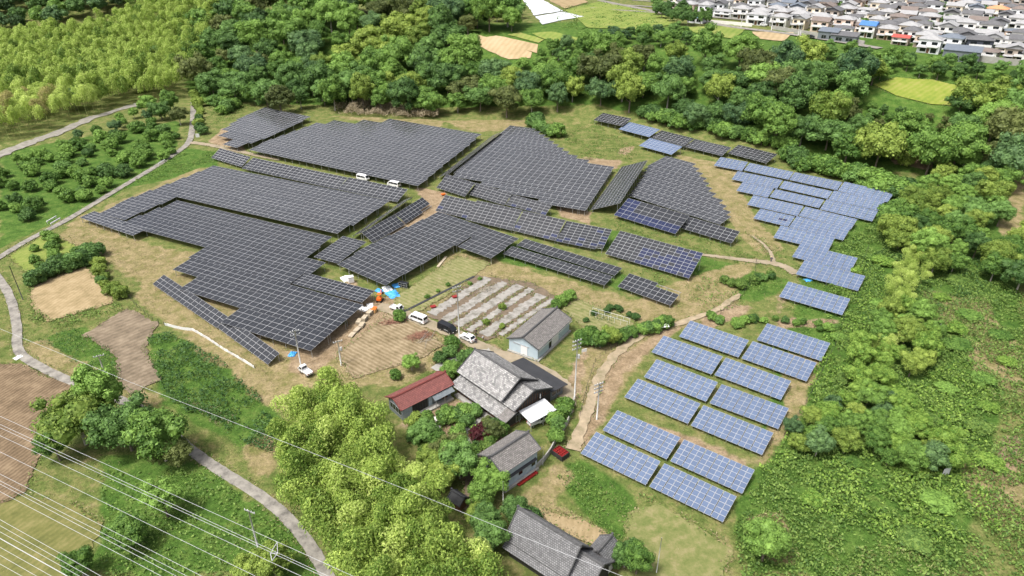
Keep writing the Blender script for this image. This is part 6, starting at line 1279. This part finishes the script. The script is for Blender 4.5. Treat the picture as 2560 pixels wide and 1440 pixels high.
tk = empty('plastic_tank', G(878, 705), .4, 'square white plastic tank beside the lower array', 'tank'); part(tk, 'shell', 'white_paint', (-.7, .7, -.6, .6, .1, 1.6)); part(tk, 'lid', 'white_paint', (-.74, .74, -.64, .64, 1.6, 1.7)); part(tk, 'base', 'pallet', (-.75, .75, -.65, .65, 0, .1))
ex = empty('excavator', G(950, 752), R(80), 'small orange excavator beside the blue tarpaulins', 'excavator')
for s_ in (-1, 1): part(ex, 'crawler', 'rubber', (-.9, .9, s_ * .55 - .17, s_ * .55 + .17, 0, .42))
part(ex, 'house', 'orange_paint', (-.9, .4, -.55, .55, .5, 1.15)); part(ex, 'turntable', 'rubber', (-.4, .4, -.35, .35, .4, .5)); part(ex, 'canopy', 'orange_paint', (-.6, .5, -.5, .5, 2.0, 2.08))
for a in (-.55, .45):
    for s_ in (-.45, .45): part(ex, 'canopy_post', 'rubber', (a - .03, a + .03, s_ - .03, s_ + .03, 1.15, 2.0))
m_ = MB(); m_.tube([(.4, 0, .9), (1.3, 0, 2.3), (1.5, 0, 2.4)], [.13, .12, .1], 6); m_.build('boom', 'orange_paint', ex); m_ = MB(); m_.tube([(1.45, 0, 2.4), (2.2, 0, 1.1)], [.1, .08], 6); m_.build('arm', 'orange_paint', ex); m_ = MB(); m_.hull([(2.0, -.25, .7), (2.5, -.25, .8), (2.5, .25, .8), (2.0, .25, .7)], [(2.1, -.25, 1.15), (2.35, -.25, 1.15), (2.35, .25, 1.15), (2.1, .25, 1.15)]); m_.build('bucket', 'rubber', ex)
def ladder(px, label):
    o = empty('step_ladder', G(*px), random.uniform(0, 3), label, 'ladder')
    for s_ in (-1, 1):
        for y in (-.25, .25): m_ = MB(); m_.tube([(s_ * .6, y * 1.2, 0), (0, y, 2.1)], .035, 5); m_.build('rail', 'chrome', o)
    for k in range(6): z = .3 + k * .3; x = .6 * (1 - z / 2.1); part(o, 'rung', 'chrome', (x - .04, x + .04, -.26, .26, z, z + .03))
ladder((1129, 628), 'aluminium step ladder at the edge of the central lower array'); ladder((1446, 536), 'aluminium step ladder at the foot of the central slope array')
def logs(px, label, n_, L, mtl, seed, yaw, name='brush_pile', cat='brush pile'):
    r_ = random.Random(seed); o = empty(name, G(*px), yaw, label, cat)
    m_ = MB()
    for k in range(n_):
        a = r_.uniform(-.6, .6) + (0 if L > 3 else r_.uniform(0, 6)); c = Vector((r_.gauss(0, 1.3), r_.gauss(0, .7), r_.uniform(.05, .5))); d = Vector((math.cos(a), math.sin(a), r_.uniform(-.12, .12))) * r_.uniform(.4, 1) * L / 2; m_.tube([c - d, c + d], r_.uniform(.02, .06), 4)
    tag(m_.build('branches', mtl, o), kind='stuff')
mat('brush_red', (.16, .075, .05), (.28, .15, .1), 2.0)
logs((1050, 840), 'reddish brown brush heap below the white van', 220, 2.0, 'brush_red', 1, .3); logs((985, 806), 'small reddish brush heap beside the flatbed truck', 120, 1.6, 'brush_red', 2, .3); logs((1062, 850), 'bundle of pale bamboo poles leaning on the brush heap', 10, 5.0, 'bark_pale', 3, 1.0, 'pole_bundle', 'poles')
logs((1215, 727), 'pile of pale sticks on the grey film plot', 60, 2.2, 'bark_pale', 4, .5)
for px, l_, yw, lb in (((1105, 655), 6.5, y0_, 'pale timber plank lying beside the central lower array'), ((1065, 735), 26, yaw_px((1000, 780), (1190, 685)), 'long dark drainage gutter beside the grey film plot')):
    o = MB(); o.box(-l_ / 2, l_ / 2, -.35, .35, .02, .16); o = o.build('timber_plank' if l_ < 10 else 'drain_gutter', 'pallet' if l_ < 10 else 'flat_black'); o.location = G(*px) + Vector((0, 0, .06)) if l_ < 10 else G(1095, 737); o.rotation_euler = (0, 0, yw); tag(o, lb, 'plank' if l_ < 10 else 'gutter')
for px, lb, mt in (((1083, 770), 'red plastic tub on the grey film plot', 'red_plastic'), ((1137, 745), 'larger dark red tub on the grey film plot', 'red_plastic'), ((1108, 488), 'orange tub on the track left of the short table row', 'orange_paint')):
    o = empty('plastic_tub', G(*px), .5, lb, 'tub'); m_ = MB(); m_.hull([(-.5, -.35, .12), (.5, -.35, .12), (.5, .35, .12), (-.5, .35, .12)], [(-.65, -.45, .5), (.65, -.45, .5), (.65, .45, .5), (-.65, .45, .5)]); m_.build('basin', mt, o); part(o, 'rim', mt, (-.7, .7, -.5, .5, .5, .56))
o = empty('sign_board', G(1460, 888), R(20), 'small white notice board on posts beside the farmhouse pole', 'sign'); part(o, 'panel', 'white_paint', (-.6, .6, -.03, .03, .9, 1.7)); part(o, 'post', 'galv', (-.5, -.44, .035, .09, 0, 1.6)); part(o, 'post', 'galv', (.44, .5, .035, .09, 0, 1.6))
o = empty('sign_board', G(1660, 826), R(10), 'white slanted panel on posts behind the blue tables', 'sign'); mb = MB(); slab(mb, (-1.0, -.5, 1.2), (1.0, -.5, 1.2), (1.0, .4, 1.5), (-1.0, .4, 1.5), .05); mb.build('panel', 'white_paint', o); part(o, 'post', 'wall_dark', (-.9, -.84, 0, .06, 0, 1.3)); part(o, 'post', 'wall_dark', (.84, .9, 0, .06, 0, 1.3))
for px, lb in (((495, 345), 'white sign board at the road junction'), ((2362, 1190), 'white metal sheet standing in the weeds at the right')):
    o = empty('sign_board', G(*px), R(15), lb, 'sign'); part(o, 'panel', 'white_paint', (-.7, .7, -.03, .03, .3, 1.8)); part(o, 'post', 'galv', (-.6, -.54, .035, .09, 0, 1.7))
for k, (px, py, yw) in enumerate([(405, 408, .9), (140, 557, .7), (130, 552, .7)]):
    mb = MB(); mb.box(-2.2, 2.2, -.09, .09, .5, .8); mb.box(-2.0, -1.9, -.05, .05, -.1, .49); mb.box(1.9, 2.0, -.05, .05, -.1, .49); o = mb.build('guard_rail', 'white_paint'); o.location = G(px, py); o.rotation_euler = (0, 0, yaw_px((330, 452), (250, 500))); tag(o, ['white guard rail by the orchard bend of the road', 'white guard rail at the culvert on the left road', 'second white guard rail beside the left culvert'][k], 'guard rail')
# garden trellis
tr = empty('trellis', G(1525, 800), yaw_px((1485, 790), (1570, 815)), 'thin white pipe trellis on the vegetable plot behind the barn', 'trellis')
for k in range(7):
    for y in (-.8, .8): part(tr, 'stake', 'white_paint', (-5 + k * 1.6, -4.95 + k * 1.6, y, y + .05, 0, 1.5))
for y in (-.8, .8): part(tr, 'crossbar', 'white_paint', (-5, 4.7, y + .051, y + .09, 1.42, 1.47))
# ------------------------------------------------------------------ the town on the plateau
mat('wall_white', (.56, .55, .52), (.68, .67, .64), .4); mat('wall_cream', (.58, .5, .38), (.66, .58, .46), .4); mat('wall_pink', (.5, .38, .3), (.58, .46, .38), .4); mat('wall_taupe', (.3, .25, .21), (.38, .33, .28), .4); mat('wall_navy', (.03, .035, .05), (.05, .055, .07), .4); mat('wall_pale', (.55, .57, .58), (.65, .66, .67), .4)
mat('roof_dark', (.085, .085, .09), (.14, .14, .145), 1.0); mat('roof_brown', (.14, .115, .10), (.2, .165, .15), 1.0); mat('roof_grey', (.24, .24, .245), (.34, .34, .34), 1.0); mat('roof_orange', (.48, .2, .1), (.56, .28, .15), 1.0); mat('roof_blue', (.05, .14, .36), (.08, .2, .45), 1.0); mat('roof_red', (.32, .06, .05), (.4, .1, .08), 1.0); mat('roof_slate', (.1, .12, .15), (.16, .18, .21), 1.0); mat('roof_cyan', (.2, .42, .52), (.28, .5, .6), 1.0)
def house_proto(Wd, D, h, hip, gy, lower):
    o = empty('town_house'); mb = MB(); mb.box(-Wd / 2, Wd / 2, -D / 2, D / 2, -1.2, h); mb.build('wall', 'wall_white', o)
    mb = MB(); e = .5; z = h; rh = 1.7
    if hip:
        rl = max(.2, Wd / 2 - D / 2 + .3); a = [(-Wd / 2 - e, -D / 2 - e, z), (Wd / 2 + e, -D / 2 - e, z), (Wd / 2 + e, D / 2 + e, z), (-Wd / 2 - e, D / 2 + e, z)]; r1, r2 = (-rl, 0, z + rh), (rl, 0, z + rh)
        mb.face([a[0], a[1], r2, r1]); mb.face([a[1], a[2], r2]); mb.face([a[2], a[3], r1, r2]); mb.face([a[3], a[0], r1]); mb.face(a[::-1])
    else:
        if gy:
            mb.face([(-Wd / 2 - e, D / 2 + e, z), (-Wd / 2 - e, -D / 2 - e, z), (0, -D / 2 - e, z + rh), (0, D / 2 + e, z + rh)]); mb.face([(Wd / 2 + e, -D / 2 - e, z), (Wd / 2 + e, D / 2 + e, z), (0, D / 2 + e, z + rh), (0, -D / 2 - e, z + rh)])
            for y in (-D / 2 - .02, D / 2 + .02): mb.face([(-Wd / 2 - e, y, z), (Wd / 2 + e, y, z), (0, y, z + rh)])
        else:
            mb.face([(-Wd / 2 - e, -D / 2 - e, z), (Wd / 2 + e, -D / 2 - e, z), (Wd / 2 + e, 0, z + rh), (-Wd / 2 - e, 0, z + rh)]); mb.face([(Wd / 2 + e, D / 2 + e, z), (-Wd / 2 - e, D / 2 + e, z), (-Wd / 2 - e, 0, z + rh), (Wd / 2 + e, 0, z + rh)])
            for x in (-Wd / 2 - .02, Wd / 2 + .02): mb.face([(x, -D / 2 - e, z), (x, D / 2 + e, z), (x, 0, z + rh)])
        mb.face([(-Wd / 2 - e, -D / 2 - e, z - .05), (-Wd / 2 - e, D / 2 + e, z - .05), (Wd / 2 + e, D / 2 + e, z - .05), (Wd / 2 + e, -D / 2 - e, z - .05)])
    mb.build('roof', 'roof_dark', o)
    y = -D / 2
    for x0, x1, z0, z1 in ((-.38, -.14, 3.5, 4.7), (.1, .36, 3.5, 4.9), (-.36, -.1, .7, 2.2), (.12, .38, .3, 2.3)): window(o, '-y', Wd * x0, Wd * x1, z0, z1, y, fm=None)
    window(o, '-x', -D * .2, D * .12, 3.6, 4.6, -Wd / 2, fm=None, n_=1); window(o, '+x', -D * .2, D * .12, 3.6, 4.6, Wd / 2, fm=None, n_=1); window(o, '-x', -D * .15, D * .2, .9, 2.0, -Wd / 2, fm=None, n_=1)
    part(o, 'balcony', 'white_paint', (Wd * (-.05 if lower else -.42), Wd * .44, y - 1.2, y - .08, 2.75, 3.65)); part(o, 'door', 'wood_brown', (-Wd * .06, Wd * .06, y - .05, y - .008, .1, 2.2))
    if lower:
        mb = MB(); slab(mb, (-Wd / 2 - .3, y - 1.5, 2.5), (-Wd * .06, y - 1.5, 2.5), (-Wd * .06, y - .02, 3.05), (-Wd / 2 - .3, y - .02, 3.05), .12); mb.build('lower_roof', 'roof_dark', o)
    return o
HP = [house_proto(9.2, 8.2, 5.6, True, False, True), house_proto(8.4, 7.8, 5.7, False, False, False), house_proto(7.4, 8.8, 5.7, False, True, True), house_proto(9.8, 7.6, 5.5, True, False, False), house_proto(8.0, 8.0, 5.8, True, False, True)]
FW = ['wall_white', 'wall_white', 'wall_pale', 'wall_cream', 'wall_taupe', 'wall_white', 'wall_pink', 'wall_pale']; FR_ = ['roof_dark', 'roof_grey', 'roof_brown', 'roof_grey', 'roof_grey', 'roof_dark', 'roof_slate', 'roof_grey']
WN = dict(wall_white='white', wall_pale='pale grey', wall_cream='cream', wall_taupe='taupe', wall_pink='salmon', wall_navy='navy blue'); RN = dict(roof_dark='charcoal', roof_grey='grey', roof_brown='brown', roof_slate='slate blue', roof_orange='orange', roof_blue='bright blue', roof_red='red', roof_cyan='light blue')
HC = [list(o.children) for o in HP]
def house(P_, yaw, k, wm, rm, label):
    c = HP[k].copy(); COL.objects.link(c); kids = []
    for ch in HC[k]: q2 = ch.copy(); COL.objects.link(q2); q2.parent = c; kids.append(q2)
    c.scale = (random.uniform(.88, 1.15), random.uniform(.88, 1.12), random.choice((.62, .95, 1, 1, 1.05))); c.location = P_; c.rotation_euler = (0, 0, yaw); tag(c, label, 'house', 'houses of the town on the plateau')
    for ch in kids:
        m_ = wm if ch.name.startswith('wall') else rm if 'roof' in ch.name else None
        if m_: ch.material_slots[0].link = 'OBJECT'; ch.material_slots[0].material = M[m_]
    return c
TOWN = [(1690, -40), (2640, -40), (2640, 190), (2540, 158), (2420, 138), (2340, 142), (2270, 118), (2200, 96), (2060, 84), (1960, 70), (1830, 52), (1760, 45), (1690, 30)]
a_, b_ = G(1900, 75), G(2500, 140); du = (b_ - a_); du.z = 0; du.normalize(); dv = Vector((-du.y, du.x, 0)); dv = dv if dv.y > 0 else -dv
tyaw = math.atan2(du.y, du.x); hc = []
NUM = ORD + ['twenty-' + o for o in ORD[:9]] + ['thirtieth'] + ['thirty-' + o for o in ORD[:9]] + ['fortieth', 'forty-first', 'forty-second']
for r_ in range(-2, 22):
    for c in range(-8, 34):
        q = a_ + du * (c * 11.2 + (r_ % 2) * 4) + dv * (r_ * 13.0 + (r_ // 2) * 4.5 + 7); q += Vector((random.uniform(-1, 1), random.uniform(-1, 1), 0)); q.z = float(H(q.x, q.y)); px, py = proj(q.x, q.y, q.z)
        if inpoly(px, py, TOWN) and -20 < px < 2590 and py > -24: hc.append((q, px, py, r_, c))
print('HOUSES', len(hc)); hc.sort(key=lambda t: -t[2])
special = [(2252, 108, 'wall_taupe', 'roof_red'), (2158, 100, 'wall_white', 'roof_blue'), (2190, 105, 'wall_pale', 'roof_blue'), (2440, 118, 'wall_navy', 'roof_dark'), (2475, 48, 'wall_cream', 'roof_orange'), (1840, 5, 'wall_cream', 'roof_orange'), (2550, 130, 'wall_white', 'roof_dark')]
used = {}
for i, (q, px, py, r_, c) in enumerate(hc[:300]):
    wm, rm = FW[(i * 5 + r_ * 3 + c) % 8], FR_[(i * 3 + c * 5 + r_) % 8]
    for sx, sy, a, b2 in special:
        if abs(px - sx) < 22 and abs(py - sy) < 16 and (sx, sy) not in used: wm, rm = a, b2; used[(sx, sy)] = 1
    house(q, tyaw + random.choice((0, 0, 0, .12, -.1)) + random.uniform(-.06, .06), (i * 7 + c) % 5, wm, rm, '%s house with a %s roof in street row %s, %s along' % (WN[wm], RN[rm], ORD[max(0, min(19, r_ + 2))], NUM[max(0, min(41, c + 8))]))
for o in HP:
    for ch in HC[HP.index(o)]: bpy.data.objects.remove(ch)
for o in HP: bpy.data.objects.remove(o)
# streets and retaining wall
strip('town_street', [(1500, 2), (1600, 22), (1720, 48), (1830, 68), (1960, 84), (2080, 102), (2200, 122)], [6, 6], 'asphalt', dz=.35, jit=.1)
for r_ in (1, 3, 5, 7): 
    P0 = a_ + du * -120 + dv * (r_ * 13.0 + (r_ // 2) * 4.5 + 15.2); pts_ = [P0 + du * t for t in range(0, 420, 12)]; mb = MB()
    for i in range(len(pts_) - 1):
        p_, q_ = pts_[i], pts_[i + 1]; f4 = [p_ - dv * 2.2, q_ - dv * 2.2, q_ + dv * 2.2, p_ + dv * 2.2]; mb.face([(v.x, v.y, float(H(v.x, v.y)) + .3) for v in f4])
    tag(mb.build('town_street', 'asphalt'), kind='structure')
wall_run('retaining_wall', [(1930, 72), (2000, 84), (2100, 100), (2160, 112)], 1.8, .5, 'concrete', 'long pale retaining wall under the nearest row of town houses')
wall_run('retaining_wall', [(2410, 150), (2480, 158), (2560, 166), (2640, 175)], 2.6, .5, 'concrete', 'pale retaining wall below the houses at the right edge')
wall_run('retaining_wall', [(1690, 38), (1760, 56), (1880, 66)], 1.6, .5, 'plaster', 'low cream wall below the left town houses')
for px, py, l_, w_, h_, rm, lb, yw in ((2070, 98, 9, 7, 4, 'roof_slate', 'flat dark metal shed at the wood edge below the town', 0), (2110, 104, 12, 7, 3.2, 'roof_dark', 'long low dark shed beside the metal shed below the town', 0), (1742, 56, 9, 6, 3, 'roof_cyan', 'small shed with a light blue roof at the left end of the town', 0), (2400, 150, 14, 9, 4.5, 'roof_slate', 'slate roofed hall with a skylight under the right town row', 0)):
    b_ = G(px, py); o = empty('shed', b_, tyaw + yw, lb, 'shed'); part(o, 'wall', 'wall_grey' if rm != 'roof_cyan' else 'wall_pale', (-l_ / 2, l_ / 2, -w_ / 2, w_ / 2, -1.5, h_)); mb = MB(); slab(mb, (-l_ / 2 - .4, -w_ / 2 - .4, h_ + .1), (l_ / 2 + .4, -w_ / 2 - .4, h_ + .1), (l_ / 2 + .4, w_ / 2 + .4, h_ + 1.2), (-l_ / 2 - .4, w_ / 2 + .4, h_ + 1.2), .2); mb.build('roof', rm, o); window(o, '-y', -l_ * .3, -l_ * .05, .8, 2.4, -w_ / 2); window(o, '-y', l_ * .1, l_ * .35, .8, 2.4, -w_ / 2)
vehicle('car', (2026, 96), tyaw, 'black_paint', 'black car on the street below the long retaining wall', 'parked_car', .35); vehicle('car', (1908, 66), tyaw + .3, 'white_paint', 'white car turning off the street at the left of the retaining wall', 'parked_car', .35)
for i, (bx_, ty_) in enumerate((((1928, 76), 28), ((1852, 70), 30), ((2382, 90), 58), ((2000, 88), 60), ((2110, 62), 30), ((1995, 90), 62))): pole(bx_, ty_, 'utility pole on the town streets, %s listed from the valley side' % ORD[i] if False else ['tall pole at the street corner beside the retaining wall', 'pole in front of the left town houses', 'pole among the houses at the upper right', 'pole at the foot of the long retaining wall', 'pole between the rows of town houses', 'second pole near the long retaining wall'][i], 1, r=.2)
for x, y in scatter([(1700, 10), (1900, 20), (2100, 60), (2400, 110), (2560, 130), (2560, 0), (1900, -20)], 40, 16):
    plant(SHRUB[random.randrange(4)], 'town_tree', (x, y, float(H(x, y))), random.uniform(1.3, 2.2), random.choice(['leaf_dark', 'leaf_mid']), 'small round garden tree between the town houses', 'tree', 'garden trees in the town', trunk='stem')
for x, y in scatter([(1640, 20), (1720, 35), (1760, 60), (1720, 70), (1640, 50)], 12, 6): plant(TREEP[random.randrange(7)], 'town_tree', (x, y, float(H(x, y))), random.uniform(.5, .8), 'leaf_dark', 'dark tree at the left end of the town', 'tree', 'trees at the left end of the town')
